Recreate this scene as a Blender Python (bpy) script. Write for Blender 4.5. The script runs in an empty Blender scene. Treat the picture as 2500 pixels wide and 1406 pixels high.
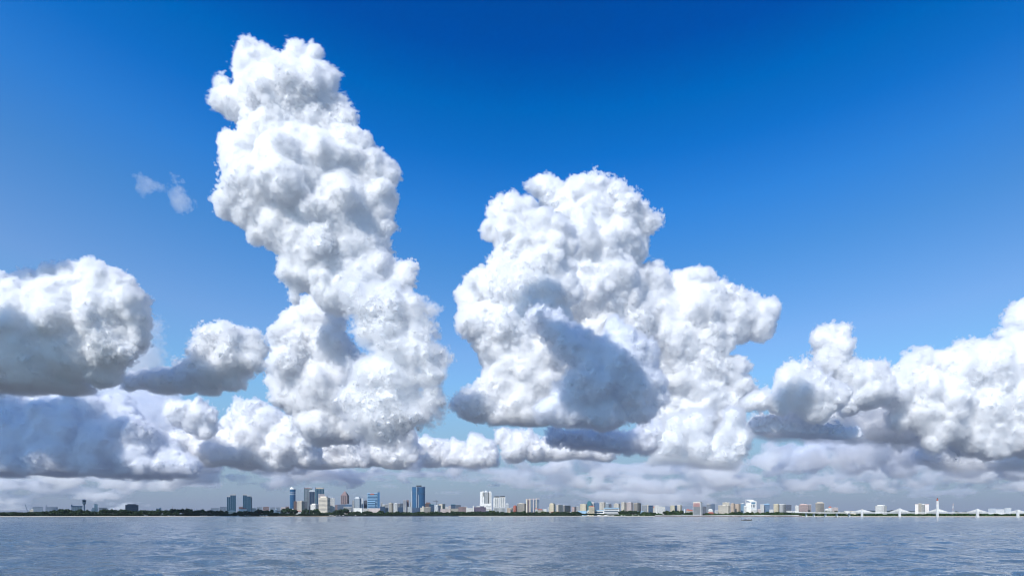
import bpy, math, random, time
import numpy as np
from mathutils import Vector, Matrix
T0 = time.time()
sc = bpy.context.scene
COL = sc.collection

# ------------------------------------------------------------------ camera
F = 1667.0          # focal length in photo pixels (photo is 2500 wide)
YH = 1257.5         # photo row of the horizon
CH = 3.7            # eye height above the water
cam = bpy.data.cameras.new('camera')
cob = bpy.data.objects.new('camera', cam); COL.objects.link(cob)
cob.location = (0, 0, CH); cob.rotation_euler = (math.pi/2, 0, 0)
cam.sensor_width = 36; cam.lens = 36*F/2500; cam.shift_y = (YH-703)/2500
cam.clip_start = 0.5; cam.clip_end = 400000
sc.camera = cob

# ------------------------------------------------------------------ sun and sky
EL, AZ = math.radians(39), math.radians(-147)      # azimuth clockwise from +Y: the sun is behind and to the left
sun_dir = Vector((math.sin(AZ)*math.cos(EL), math.cos(AZ)*math.cos(EL), math.sin(EL)))
sl = bpy.data.lights.new('sun', 'SUN'); sl.energy = 3.9; sl.angle = math.radians(0.5); sl.color = (1.0, 0.968, 0.925)
so = bpy.data.objects.new('sun', sl); COL.objects.link(so)
so.rotation_euler = sun_dir.to_track_quat('Z', 'Y').to_euler(); so.location = (-50, -50, 80)

world = bpy.data.worlds.new('World'); sc.world = world; world.use_nodes = True
wn = world.node_tree; W = wn.nodes; wl = wn.links.new
bg = W['Background']; bg.inputs[1].default_value = 0.15
sky = W.new('ShaderNodeTexSky'); sky.sky_type = 'NISHITA'; sky.sun_disc = False
sky.sun_elevation = EL; sky.sun_rotation = AZ; sky.altitude = 0; sky.air_density = 1.0; sky.dust_density = 0.6; sky.ozone_density = 4.0
hsv = W.new('ShaderNodeHueSaturation'); hsv.inputs['Hue'].default_value = 0.5; hsv.inputs['Saturation'].default_value = 1.0
wl(sky.outputs[0], hsv.inputs['Color'])
# polarised deep band high in the middle, paler towards both sides, lavender grey haze low down
tc = W.new('ShaderNodeTexCoord')
dn = W.new('ShaderNodeVectorMath'); dn.operation = 'DOT_PRODUCT'
ax = Vector(((1450-1250)/F, 1, (YH+150)/F)).normalized(); dn.inputs[1].default_value = ax
wl(tc.outputs['Generated'], dn.inputs[0])
sx = W.new('ShaderNodeSeparateXYZ'); wl(tc.outputs['Generated'], sx.inputs[0])
ma = W.new('ShaderNodeMath'); ma.operation = 'MULTIPLY_ADD'; wl(dn.outputs['Value'], ma.inputs[0]); ma.inputs[1].default_value = 0.5; ma.inputs[2].default_value = -0.45
mb_ = W.new('ShaderNodeMath'); mb_.operation = 'ADD'; wl(ma.outputs[0], mb_.inputs[0]); wl(sx.outputs[2], mb_.inputs[1])
cr = W.new('ShaderNodeValToRGB'); wl(mb_.outputs[0], cr.inputs[0])
EX = 1.15
stops = [(.12, (.62, .84, .92)), (.22, (.66, .84, 1.0)), (.28, (.52, .81, 1.03)), (.35, (.35, .77, 1.07)), (.43, (.17, .73, 1.2)), (.50, (.03, .61, 1.18)), (.55, (.0, .55, 1.12)), (.61, (.0, .36, .96)), (.68, (.0, .33, .90))]
e = cr.color_ramp.elements
e[0].position = stops[0][0]; e[1].position = stops[-1][0]
for i, (p_, c_) in enumerate(stops):
    el = e[0] if i == 0 else (e[len(e)-1] if i == len(stops)-1 else e.new(p_))
    el.color = (*[v/EX/1.25 for v in c_], 1)
m1 = W.new('ShaderNodeMix'); m1.data_type = 'RGBA'; m1.blend_type = 'MULTIPLY'; m1.inputs[0].default_value = 1
wl(hsv.outputs[0], m1.inputs[6]); wl(cr.outputs[0], m1.inputs[7])
cr2 = W.new('ShaderNodeValToRGB'); wl(sx.outputs[2], cr2.inputs[0]); e = cr2.color_ramp.elements
e[0].position = 0.0; e[0].color = (1, 1, 1, 1); e[1].position = 0.19; e[1].color = (0, 0, 0, 1)
x = cr2.color_ramp.elements.new(0.09); x.color = (0.6, 0.6, 0.6, 1)
m2 = W.new('ShaderNodeMix'); m2.data_type = 'RGBA'; wl(cr2.outputs[0], m2.inputs[0])
gn = W.new('ShaderNodeVectorMath'); gn.operation = 'SCALE'; wl(m1.outputs[2], gn.inputs[0])
lx = W.new('ShaderNodeMath'); lx.operation = 'MULTIPLY'; lx.use_clamp = True; lx.inputs[1].default_value = -0.42; wl(sx.outputs[0], lx.inputs[0])
lg = W.new('ShaderNodeMath'); lg.operation = 'ADD'; lg.inputs[1].default_value = 1.25; wl(lx.outputs[0], lg.inputs[0]); wl(lg.outputs[0], gn.inputs[3])
wl(gn.outputs[0], m2.inputs[6]); m2.inputs[7].default_value = (1.45, 1.80, 2.66, 1)
gr = W.new('ShaderNodeMapRange'); gr.inputs['From Min'].default_value = -0.06; gr.inputs['From Max'].default_value = -0.005; gr.inputs['To Min'].default_value = 0.42; gr.inputs['To Max'].default_value = 1.0
wl(sx.outputs[2], gr.inputs['Value'])           # darker below the horizon: sea and land beyond what is built
g2 = W.new('ShaderNodeVectorMath'); g2.operation = 'SCALE'; wl(m2.outputs[2], g2.inputs[0]); wl(gr.outputs[0], g2.inputs[3]); wl(g2.outputs[0], bg.inputs[0])

vs = sc.view_settings
vs.view_transform = 'Standard'; vs.look = 'None'; vs.exposure = 0.2; vs.gamma = 1.0; vs.use_curve_mapping = False
cy = sc.cycles
cy.use_denoising = True; cy.use_adaptive_sampling = True; cy.adaptive_threshold = 0.03
cy.max_bounces = 28; cy.volume_bounces = 24; cy.diffuse_bounces = 8; cy.glossy_bounces = 3; cy.transparent_max_bounces = 16
cy.volume_step_rate = 1.0; cy.filter_width = 1.15; cy.caustics_reflective = False; cy.caustics_refractive = False

# ------------------------------------------------------------------ helpers
def tag(o, label=None, cat=None, group=None, kind=None):
    if label: o['label'] = label
    if cat: o['category'] = cat
    if group: o['group'] = group
    if kind: o['kind'] = kind
    return o

def P(px, py, Y):
    return Vector(((px-1250)/F*Y, Y, CH+(YH-py)/F*Y))

# ------------------------------------------------------------------ clouds
def mknoise(n, lo, hi, beta, seed):
    r = np.random.default_rng(seed); f = np.fft.fftfreq(n)*n
    k = np.sqrt(f[:, None, None]**2+f[None, :, None]**2+(np.fft.rfftfreq(n)*n)[None, None, :]**2)
    a = np.fft.rfftn(r.standard_normal((n, n, n)).astype(np.float32)); k[0, 0, 0] = 1
    a *= np.where((k >= lo) & (k <= hi), k**(-beta), 0)
    q = np.fft.irfftn(a, s=(n, n, n)).astype(np.float32); return q/q.std()
NZ = mknoise(128, 2, 56, 2.25, 3)
NZ2 = mknoise(128, 3, 62, 1.7, 8)
NZB = mknoise(128, 5, 44, 1.9, 21)
def nsamp(N, n, scale, off):
    for ax in range(3):
        sca = scale[ax] if isinstance(scale, tuple) else scale
        c = np.arange(n[ax])/sca+off[ax]; i = np.floor(c).astype(int); f = (c-i).astype(np.float32)
        sh = [1, 1, 1]; sh[ax] = -1; f = f.reshape(sh)
        N = np.take(N, i % 128, axis=ax)*(1-f)+np.take(N, (i+1) % 128, axis=ax)*f
    return N

def cloud_mat(dens, col, aniso=0.25):
    m = bpy.data.materials.new('cloud_vapour'); m.use_nodes = True; t = m.node_tree; t.nodes.clear()
    o = t.nodes.new('ShaderNodeOutputMaterial'); v = t.nodes.new('ShaderNodeVolumePrincipled'); t.links.new(v.outputs[0], o.inputs['Volume'])
    v.inputs['Color'].default_value = (*col, 1); v.inputs['Density'].default_value = dens; v.inputs['Anisotropy'].default_value = aniso
    return m
core_mat = bpy.data.materials.new('cloud_core'); core_mat.use_nodes = True
b = core_mat.node_tree.nodes['Principled BSDF']; b.inputs['Base Color'].default_value = (0.955, 0.965, 0.98, 1); b.inputs['Roughness'].default_value = 1; b.inputs['Specular IOR Level'].default_value = 0
_t = core_mat.node_tree; tr_ = _t.nodes.new('ShaderNodeBsdfTranslucent'); tr_.inputs['Color'].default_value = (0.965, 0.972, 0.985, 1)
mx_ = _t.nodes.new('ShaderNodeMixShader'); mx_.inputs[0].default_value = 0.4; _t.links.new(b.outputs[0], mx_.inputs[1]); _t.links.new(tr_.outputs[0], mx_.inputs[2])
_t.links.new(mx_.outputs[0], _t.nodes['Material Output'].inputs['Surface'])     # thick cloud lets some light through

def volume_nodes(src, lo, vox, n, mat):
    ng = bpy.data.node_groups.new('vapour', 'GeometryNodeTree')
    ng.interface.new_socket('Geometry', in_out='INPUT', socket_type='NodeSocketGeometry')
    ng.interface.new_socket('Geometry', in_out='OUTPUT', socket_type='NodeSocketGeometry')
    N = ng.nodes; l = ng.links.new
    go = N.new('NodeGroupOutput'); vc = N.new('GeometryNodeVolumeCube'); si = N.new('GeometryNodeSampleIndex')
    oi = N.new('GeometryNodeObjectInfo'); oi.inputs['Object'].default_value = src
    na = N.new('GeometryNodeInputNamedAttribute'); na.data_type = 'FLOAT'; na.inputs[0].default_value = 'd'
    l(oi.outputs['Geometry'], si.inputs[0]); l(na.outputs[0], si.inputs[1])
    def vm(op, a, b):
        m = N.new('ShaderNodeVectorMath'); m.operation = op; l(a, m.inputs[0]); m.inputs[1].default_value = b; return m
    s = vm('SUBTRACT', N.new('GeometryNodeInputPosition').outputs[0], tuple(float(v) for v in lo))
    s = vm('SCALE', s.outputs[0], (0, 0, 0)); s.inputs[3].default_value = 1/vox
    s = vm('ADD', s.outputs[0], (.5, .5, .5)); s = vm('FLOOR', s.outputs[0], (0, 0, 0))
    s = vm('DOT_PRODUCT', s.outputs[0], (1, float(n[0]), float(n[0]*n[1])))
    l(s.outputs[1], si.inputs[2])
    hi = np.array(lo)+vox*(np.array(n)-1)
    vc.inputs['Min'].default_value = tuple(map(float, lo)); vc.inputs['Max'].default_value = tuple(map(float, hi))
    for i, k in enumerate('XYZ'): vc.inputs['Resolution '+k].default_value = int(n[i])
    l(si.outputs[0], vc.inputs['Density'])
    sm = N.new('GeometryNodeSetMaterial'); sm.inputs['Material'].default_value = mat
    l(vc.outputs[0], sm.inputs[0]); l(sm.outputs[0], go.inputs[0])
    return ng

try:
    import openvdb
except ImportError:
    import pyopenvdb as openvdb

def vapour_object(name, dn_, lo, u, vox, n, dens, col, root):
    dn_[0] = dn_[-1] = 0; dn_[:, 0] = dn_[:, -1] = 0; dn_[:, :, 0] = dn_[:, :, -1] = 0
    sm = bpy.data.meshes.new('vapour_samples'); sm.vertices.add(dn_.size)
    at = sm.attributes.new('d', 'FLOAT', 'POINT'); at.data.foreach_set('value', dn_.transpose(2, 1, 0).ravel().astype(np.float32))
    src = bpy.data.objects.new('vapour_samples', sm)
    vol = bpy.data.objects.new('vapour' if root else name, bpy.data.volumes.new('vapour'))
    mat = cloud_mat(dens/u, col); vol.data.materials.append(mat); COL.objects.link(vol)
    md = vol.modifiers.new('vapour', 'NODES'); md.node_group = volume_nodes(src, lo*u, vox*u, n, mat)
    return vol

def slab(name, label, Y, px0, px1, py0, py1, depth, seed, thr=.1, sc_=(14, 6, 2.2), vox=3.0, dens=.02, col=(1, 1, 1), edge=.6, group=None):
    """a broken sheet of far cloud: anisotropic noise above a threshold, fading at its borders"""
    u = Y/F; lo = np.array([px0-1250, 0, YH-py1], float); hi = np.array([px1-1250, depth, YH-py0], float)
    n = np.ceil((hi-lo)/vox).astype(int)+1; o = np.random.default_rng(seed).uniform(0, 128, 3)
    N = .45*nsamp(NZ, n, sc_, o)+nsamp(NZB, n, sc_, o[[1, 0, 2]])+.3*nsamp(NZ2, n, (max(1, sc_[0]/4), max(1, sc_[1]/4), 1.0), o[::-1])
    z = np.linspace(0, 1, n[2]).astype(np.float32)[None, None, :]; x = np.linspace(0, 1, n[0]).astype(np.float32)[:, None, None]
    N = N-np.clip(.18-z, 0, 1)*7-np.clip(z-.75, 0, 1)*7-np.clip(.3-x, 0, 1)*7-np.clip(x-.7, 0, 1)*7
    d_ = np.clip((N-thr)/edge, 0, 1).astype(np.float32)
    v = vapour_object(name, d_, lo, u, vox, n, dens, col, None); v.location = (0, Y, CH)
    tag(v, label, 'cloud', group, 'stuff'); return v

def cloud(name, label, Y, blobs, seed, vox=2.0, gens=3, kids=10, flat=None, soft=3.0, amp=1.0, amp2=1.0, dens=0.14, col=(1, 1, 1), core=10, kid_min=-.6, thick=1.0, cat='cloud', group='cumulus clouds in the blue sky', stretch=1.0, vapour=True, grow=None):
    """blobs: (px, py, radius, depth offset) in photo pixels at distance Y. Grown into a cauliflower of smaller billows."""
    r = np.random.default_rng(seed); u = Y/F
    if grow is None: grow = 1.2 if Y >= 14000 else 1.05
    S = [(px-1250, dy, YH-py, R*grow) for (px, py, R, dy) in blobs]
    pts0 = np.array(S)
    for i in range(len(S)):                       # bridge each blob to its two nearest neighbours
        dd = np.linalg.norm(pts0[:, :3]-pts0[i, :3], axis=1)
        for j in np.argsort(dd)[1:3]:
            if dd[j] < 2.2*(pts0[i, 3]+pts0[j, 3]): S.append(tuple((pts0[i]+pts0[j])/2*np.array([1, 1, 1, .92])))
    cur = S[:]
    for g in range(gens):
        nxt = []
        for (a, b_, c, R) in cur:
            if R < 2.2*vox: continue
            for i in range(kids if g < 2 else 5):
                d = r.standard_normal(3); d /= np.linalg.norm(d)
                if d[2] < kid_min: continue
                k = R*r.uniform(.16, .52); q = R*1.05-k*r.uniform(.25, .9)
                nxt.append((a+d[0]*q*stretch, b_+d[1]*q, c+d[2]*q, k))
        S += nxt; cur = nxt
    S = np.array(S, np.float64)
    pad = vox*7
    hs = np.array([stretch, 1, 1])
    lo = (S[:, :3]-S[:, 3:]*hs).min(0)-pad; hi = (S[:, :3]+S[:, 3:]*hs).max(0)+pad
    if flat is not None: lo[2] = max(lo[2], YH-flat-pad)
    n = np.ceil((hi-lo)/vox).astype(int)+1
    D = np.full(n, 60*vox, np.float32); B = vox*6
    for x, y, z, R in S:
        c = np.array([x, y, z])
        a = np.clip(((c-(R+B)*hs-lo)/vox).astype(int), 0, n); e_ = np.clip(((c+(R+B)*hs-lo)/vox).astype(int)+2, 0, n)
        if (e_-a).min() <= 0: continue
        gx, gy, gz = [((lo[i]+vox*np.arange(a[i], e_[i])-c[i])/hs[i]).astype(np.float32) for i in range(3)]
        d = np.sqrt(gx[:, None, None]**2+gy[None, :, None]**2+gz[None, None, :]**2)-R
        s = D[a[0]:e_[0], a[1]:e_[1], a[2]:e_[2]]; np.minimum(s, d, out=s)
    o = r.uniform(0, 128, 3)
    D += nsamp(NZ, n, 3.0/vox, o)*(3.2*amp)                      # broad lumps
    D += nsamp(NZ, n, 1.3/vox, o[[1, 2, 0]])*(2.3*amp)            # rough fractal relief
    M = np.clip(.55+.55*nsamp(NZ, n, 5.0/vox, o[[2, 0, 1]]), .45, 1.2)   # where the cloud is rough and where it is smooth
    D -= M*(np.abs(nsamp(NZB, n, 1.5/vox, o[::-1]))*(6.0*amp)-4.0*amp)  # billows with creases between them
    A = D[::2, ::2, ::2].astype(np.float64) if core else None
    if amp2 > 0: D += M*nsamp(NZ2, n, 1.0, o)*(0.9*amp2)            # ragged edge
    if flat is not None:
        z = (lo[2]+vox*np.arange(n[2])).astype(np.float32)
        fl = (YH-flat)-z[None, None, :]+nsamp(NZ, (n[0], n[1], 1), 3.0, o)*2.5*vox
        D = np.maximum(D, fl*0.6)
        if core: A = np.maximum(A, D[::2, ::2, ::2])
    dn_ = np.clip(-D/(vox*soft), 0, 1)
    if core: dn_[D < -(core+5*vox)] = 0        # the deep inside is left to the core
    dn_[0] = dn_[-1] = 0; dn_[:, 0] = dn_[:, -1] = 0; dn_[:, :, 0] = dn_[:, :, -1] = 0
    org = P(1250, YH, Y); org.z = CH
    wv = vox*u
    if core:
        g = openvdb.FloatGrid(float(60*vox)); g.copyFromArray(np.ascontiguousarray(A))
        pts, q = g.convertToQuads(float(-core))
        pts = (np.asarray(pts, np.float64)*2*vox+lo)*u
        me = bpy.data.meshes.new(name); me.vertices.add(len(pts)); me.vertices.foreach_set('co', pts.astype(np.float32).ravel())
        q = np.asarray(q)[:, ::-1]
        me.loops.add(q.size); me.loops.foreach_set('vertex_index', q.astype(np.int32).ravel())
        me.polygons.add(len(q)); me.polygons.foreach_set('loop_start', np.arange(len(q), dtype=np.int32)*4)
        me.update(calc_edges=True); me.polygons.foreach_set('use_smooth', np.ones(len(q), bool)); me.materials.append(core_mat)
        root = bpy.data.objects.new(name, me)
    else:
        root = None
    if not vapour:
        COL.objects.link(root); root.location = org; return tag(root, label, cat, group)
    vol = vapour_object(name, dn_, lo, u, vox, n, dens, col, root)
    if root:
        COL.objects.link(root); root.location = org; vol.parent = root
    else:
        root = vol; vol.location = org
    tag(root, label, cat, group)
    print('cloud', name, 'spheres', len(S), 'grid', n, n.prod()/1e6, 'M', round(time.time()-T0, 1))
    return root

GR = (0.97, 0.98, 1.0)
cloud('cumulus_cloud', 'tallest white cumulus tower leaning over the open blue sky', 10000, [
 (650,180,56,0),(612,168,40,-10),(735,168,52,20),(772,198,50,10),(785,250,48,0),(720,240,75,-10),(655,240,62,-15),(543,210,20,-5),(537,255,22,0),(572,262,36,-5),(600,230,30,0),
 (700,330,80,0),(790,320,52,15),(830,350,45,10),(640,350,52,-10),(568,350,30,0),(600,400,52,-5),(575,400,30,5),
 (730,430,110,0),(850,400,62,15),(900,420,50,15),(945,425,28,15),(640,470,75,-10),(570,500,40,0),(600,520,45,0),
 (820,500,100,20),(910,500,50,20),(690,540,70,0),(760,590,80,10),(870,590,70,20),(905,560,48,20),(735,640,48,5),(840,660,70,20),(900,650,60,20),(940,665,30,20),(995,655,16,10),(760,650,58,10),(820,705,60,10),(900,705,56,15),(960,690,36,15),(712,690,22,10),(715,725,12,10),(825,300,38,5),(845,350,42,5),(790,400,60,0)], 11, vox=1.7, soft=2.2)
cloud('cumulus_cloud', 'soft grey white cloud column joining the tall tower above the crisp cumulus', 9200, [
 (905,750,60,0),(870,730,45,-5),(960,740,45,0),(1010,745,40,-5),(1045,760,24,0),(950,800,65,0),(1010,800,45,10),(900,810,40,0),(985,860,70,5),(1045,870,42,5),(1075,885,22,5),(960,930,75,10),(1040,925,40,10),(900,920,50,10),(980,1000,70,15),(1050,985,32,5),(920,1020,70,15),(1070,985,20,5),(860,980,50,15)], 12, vox=2.2, soft=4.2, dens=0.06, amp=1.8, core=18, grow=.95)
cloud('cumulus_cloud', 'crisp bright white peaked cumulus left of centre under the tall tower', 12000, [
 (785,740,26,0),(760,770,42,0),(800,790,45,0),(730,810,50,0),(690,830,32,0),(790,850,60,0),(720,880,60,-5),(690,920,42,0),(850,900,42,5),(780,950,70,-5),(870,890,28,0),(730,970,45,0),(700,950,40,0),(830,980,60,10),(790,1030,60,5),(850,1040,45,10)], 13, vox=1.7, soft=1.9)
cloud('cumulus_cloud', 'big dark bottomed cumulus cut by the left edge of the picture', 8000, [
 (235,685,46,0),(270,700,42,0),(190,700,42,0),(130,700,48,0),(60,720,50,0),(0,740,60,0),(310,730,42,0),(330,770,38,0),(240,760,70,0),(150,770,85,-10),(60,790,90,-10),(-50,800,100,0),(320,810,35,10),(260,830,65,10),(180,850,75,10),(80,860,90,10),(-30,880,90,10),(230,890,50,30),(130,920,55,45),(40,925,60,45),(-50,930,60,45)], 14, vox=2.0, soft=2.2, flat=950)
cloud('cumulus_cloud', 'white headed cloud with a dark tail right of the big dark bottomed cumulus', 9000, [
 (560,830,36,0),(520,835,36,0),(600,840,36,5),(632,845,22,5),(490,855,30,0),(560,880,50,0),(600,885,36,5),(510,900,42,10),(460,895,30,20),(560,925,30,15),(440,920,36,25),(390,915,32,30),(340,920,28,30),(300,925,24,35),(500,935,30,30),(390,945,24,35)], 15, vox=1.8, soft=2.9, flat=962)
cloud('cumulus_cloud', 'pale wispy cloud fringe between the two dark bottomed clouds at left', 11000, [
 (350,800,34,0),(375,800,20,0),(335,850,45,0),(300,870,42,0),(385,850,22,0),(290,900,40,0),(360,890,40,0),(250,900,30,0)], 16, vox=2.2, soft=5.1, dens=0.018, core=None, amp=1.2)
cloud('cumulus_cloud', 'long shaded blue grey cloud bank low at the left edge', 13500, [
 (60,1040,42,-20),(30,1050,50,-20),(100,1000,40,10),(20,990,50,20),(200,1010,55,0),(240,1000,40,0),(150,1040,70,0),(290,1010,40,10),(310,1060,55,10),(60,1090,70,-10),(160,1110,70,-10),(250,1090,70,0),(330,1110,50,0),(-30,1060,80,0),(360,1080,40,10),(120,1080,40,-40),(50,1110,30,-40),(-30,980,50,20),(170,975,36,20),(280,975,28,20),(400,1130,40,10),(450,1140,35,10),(240,1140,60,0),(340,1140,50,0),(100,1145,60,0),(0,1145,60,0)], 17, vox=2.2, soft=3.0, flat=1162, col=GR)
cloud('cumulus_cloud', 'small cream puff alone above the pale cloud row left of centre', 14000, [
 (425,1000,20,0),(450,1005,24,0),(490,1010,26,0),(508,1020,20,0),(470,1030,26,5),(500,1045,22,5),(430,1025,18,0)], 18, vox=1.7, soft=2.5, core=7, dens=0.16, amp=0.75)
cloud('cumulus_cloud', 'low cream cumulus row below the small puff', 15000, [
 (440,1090,34,0),(480,1080,28,0),(400,1110,26,0),(510,1100,36,0),(460,1115,32,0),(560,1110,26,0),(430,1075,22,0)], 19, vox=1.8, soft=2.4, flat=1138, core=7, dens=0.16, amp=0.75)
cloud('cumulus_cloud', 'cream cumulus with a rounded dome over the shore trees left of the peaked cloud', 15500, [
 (610,1015,32,0),(590,1030,34,0),(650,1040,40,0),(570,1050,30,0),(710,1040,26,0),(620,1080,50,0),(690,1085,46,0),(740,1070,32,0),(560,1090,36,0),(740,1100,36,5),(600,1115,30,0),(670,1120,34,0)], 20, vox=1.8, soft=2.0, flat=1150, core=7, dens=0.16, amp=0.75)
cloud('cumulus_cloud', 'low bumpy cumulus over the two dark glass towers', 17000, [
 (830,1075,24,0),(800,1095,26,0),(770,1110,22,0),(850,1100,30,0),(810,1125,26,0),(870,1120,26,0),(760,1130,20,0)], 21, vox=1.8, soft=2.0, flat=1142, core=7, dens=0.16, amp=0.75)
cloud('cumulus_cloud', 'crisp white low cumulus above the round blue tower', 17500, [
 (910,1045,22,0),(900,1075,30,0),(950,1060,28,0),(985,1065,26,0),(940,1095,36,0),(990,1100,30,0),(895,1110,26,0),(960,1120,26,0)], 22, vox=1.7, soft=1.9, flat=1140, core=7, dens=0.16, amp=0.75)
cloud('cumulus_cloud', 'low cumulus row between the crisp low cumulus and the great right cloud', 18500, [
 (1035,1090,22,0),(1075,1100,24,0),(1120,1100,22,0),(1165,1085,24,0),(1190,1095,20,0),(1050,1120,24,0),(1100,1125,24,0),(1150,1120,28,0),(1195,1120,20,0)], 23, vox=1.8, soft=2.4, flat=1145, core=7, dens=0.16, amp=0.75)
cloud('cumulus_cloud', 'rear tower of the great cloud, topped by a small horn against the blue', 13000, [
 (1320,450,28,0),(1345,460,28,0),(1410,475,38,0),(1460,480,42,0),(1500,485,38,0),(1375,500,36,0),(1440,530,70,0),(1530,520,42,0),(1570,550,32,0),(1590,550,20,0),(1500,590,70,0),(1420,610,80,0),(1530,610,44,0),(1480,680,80,0),(1540,680,36,0),(1400,720,80,0),(1490,760,60,0),(1450,820,60,0),(1540,800,50,0),(1500,860,50,0)], 24, vox=1.9, soft=2.0)
cloud('cumulus_cloud', 'brilliant white left half of the great cloud over the city centre', 10500, [
 (1230,530,40,0),(1270,525,36,0),(1200,555,24,0),(1250,570,50,0),(1310,560,46,5),(1340,600,50,5),(1250,630,50,0),(1385,600,32,10),(1320,660,60,0),(1180,700,42,0),(1145,730,34,0),(1230,710,60,-10),(1300,720,60,-10),(1370,700,46,5),(1150,780,32,0),(1200,790,60,-5),(1270,800,70,-5),(1340,790,60,0),(1220,860,55,0),(1290,880,70,0),(1230,930,50,0),(1300,950,60,0),(1170,985,40,-5),(1140,990,28,-5),(1220,1000,45,-5),(1290,1000,45,0),(1360,990,45,0),(1360,880,60,10)], 25, vox=1.8, soft=2.0, flat=1042)
cloud('cumulus_cloud', 'dark grey shadowed cloud mass in the heart of the great right cloud', 9300, [
 (1315,775,26,-10),(1360,800,36,0),(1390,840,46,0),(1440,870,50,0),(1520,830,40,0),(1560,870,45,0),(1500,890,60,0),(1450,940,65,10),(1540,940,65,10),(1590,930,35,10),(1410,960,50,10),(1400,1000,40,15),(1480,1000,50,15),(1560,995,40,15),(1500,800,26,0),(1600,970,26,10),(1340,1000,30,10)], 26, vox=2.0, soft=3.4, flat=1048, col=GR)
cloud('cumulus_cloud', 'white right hand shoulder of the great cloud with a torn horn at its tip', 13500, [
 (1680,680,30,0),(1710,690,34,0),(1660,710,40,0),(1570,720,42,0),(1530,710,30,0),(1600,760,60,0),(1700,760,70,0),(1760,740,45,0),(1820,750,42,0),(1870,760,30,0),(1885,745,16,0),(1780,800,50,0),(1850,800,34,0),(1640,830,70,0),(1720,850,60,0),(1790,900,36,0),(1740,900,40,0),(1820,900,20,0),(1680,930,60,5),(1620,900,50,5),(1730,970,50,5),(1800,950,36,5),(1680,1000,55,10),(1760,1010,50,10),(1640,1040,50,10),(1590,700,46,-20),(1560,760,52,-20),(1590,820,50,-10)], 27, vox=2.0, soft=2.4)
cloud('cumulus_cloud', 'long flat dark cloud base under the great right cloud', 12000, [
 (1420,1070,32,0),(1480,1075,34,0),(1540,1080,34,0),(1590,1075,38,0),(1640,1065,32,0),(1360,1065,24,0),(1580,1060,40,10)], 28, vox=2.2, soft=3.8, flat=1103, col=GR)
cloud('cumulus_cloud', 'cream rolled cloud low beneath the great cloud', 17500, [
 (1235,1070,22,0),(1260,1095,30,0),(1310,1100,28,0),(1370,1105,26,0),(1290,1070,24,0),(1430,1110,24,0),(1340,1085,26,0),(1480,1115,20,0),(1400,1095,22,0)], 29, vox=1.8, soft=2.5, flat=1128, core=7, dens=0.16, amp=0.75)
cloud('cumulus_cloud', 'ragged grey white cloud tail right below the great cloud', 9000, [
 (1640,1090,34,0),(1700,1090,38,0),(1760,1080,38,0),(1810,1060,30,0),(1620,1130,34,0),(1700,1140,36,0),(1770,1130,36,0),(1800,1100,30,0),(1700,1040,40,0),(1790,1020,30,0),(1650,1040,36,0)], 30, vox=2.2, soft=4.2, dens=0.06, amp=0.9, flat=1150, core=14)
cloud('cumulus_cloud', 'small knobbed cumulus tower right of the great cloud', 13000, [
 (2020,825,30,0),(2045,820,24,0),(2005,830,20,0),(2040,860,36,0),(2010,890,30,0),(2060,910,44,0),(2100,920,40,0),(2140,910,26,0),(2110,960,46,0),(2080,980,36,0),(2160,960,24,0)], 31, vox=1.8, soft=2.2)
cloud('cumulus_cloud', 'cream rounded cloud in front of the small knobbed tower', 11000, [
 (1945,920,34,0),(1975,915,34,0),(1920,950,32,0),(1960,960,50,0),(2010,960,44,0),(2040,970,30,0),(1860,975,24,0),(1830,985,20,0),(1990,1000,34,0),(1900,985,30,0)], 32, vox=1.8, soft=2.7)
cloud('cumulus_cloud', 'low flat blue grey shaded cloud right of the great cloud', 11500, [
 (1880,1055,32,0),(1930,1050,36,0),(1990,1060,32,0),(2040,1060,26,0),(2090,1060,20,0),(1930,1020,30,0),(1960,1030,30,0),(1850,1040,26,0)], 33, grow=1.25, vox=2.0, soft=3.8, flat=1086, dens=0.03, col=GR)
cloud('cumulus_cloud', 'wide white cumulus bank filling the right edge of the sky', 13500, [
 (2490,780,32,0),(2520,760,40,0),(2480,815,32,0),(2260,875,30,0),(2230,890,30,0),(2200,910,30,0),(2300,885,34,0),(2360,860,34,0),(2390,860,34,0),(2430,870,40,0),(2340,910,60,0),(2420,920,65,0),(2500,880,70,0),(2260,940,50,0),(2210,960,36,0),(2320,980,60,0),(2400,1000,65,0),(2480,980,70,0),(2540,960,80,0),(2460,1050,60,0),(2540,1050,70,0),(2380,1060,45,0),(2180,950,46,0),(2250,1000,50,0),(2320,1040,48,0),(2200,1030,34,0),(2420,1070,50,0),(2280,1070,36,0)], 34, vox=2.0, soft=2.4, dens=0.12)
cloud('cumulus_cloud', 'thin broken cloud shreds under the knobbed tower', 14000, [
 (2120,1010,26,0),(2150,1020,24,0),(2180,990,22,0),(2240,1000,26,0),(2130,1050,18,0),(2230,1035,22,0),(2280,1030,30,0),(2320,1060,26,0),(2080,1020,20,0),(2200,1050,20,0)], 35, vox=2.2, soft=5.1, dens=0.02, core=None, amp=0.9)
cloud('cumulus_cloud', 'cream lumpy low cumulus over the tall chimney like pylon', 16500, [
 (2270,1100,24,0),(2300,1105,28,0),(2340,1110,24,0),(2330,1135,22,0),(2290,1130,20,0),(2250,1110,18,0),(2380,1120,22,0),(2450,1110,30,0),(2490,1120,26,0),(2420,1135,22,0)], 36, grow=1.35, vox=2.0, soft=4.5, flat=1150, core=14, dens=0.07, amp=0.9)
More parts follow.
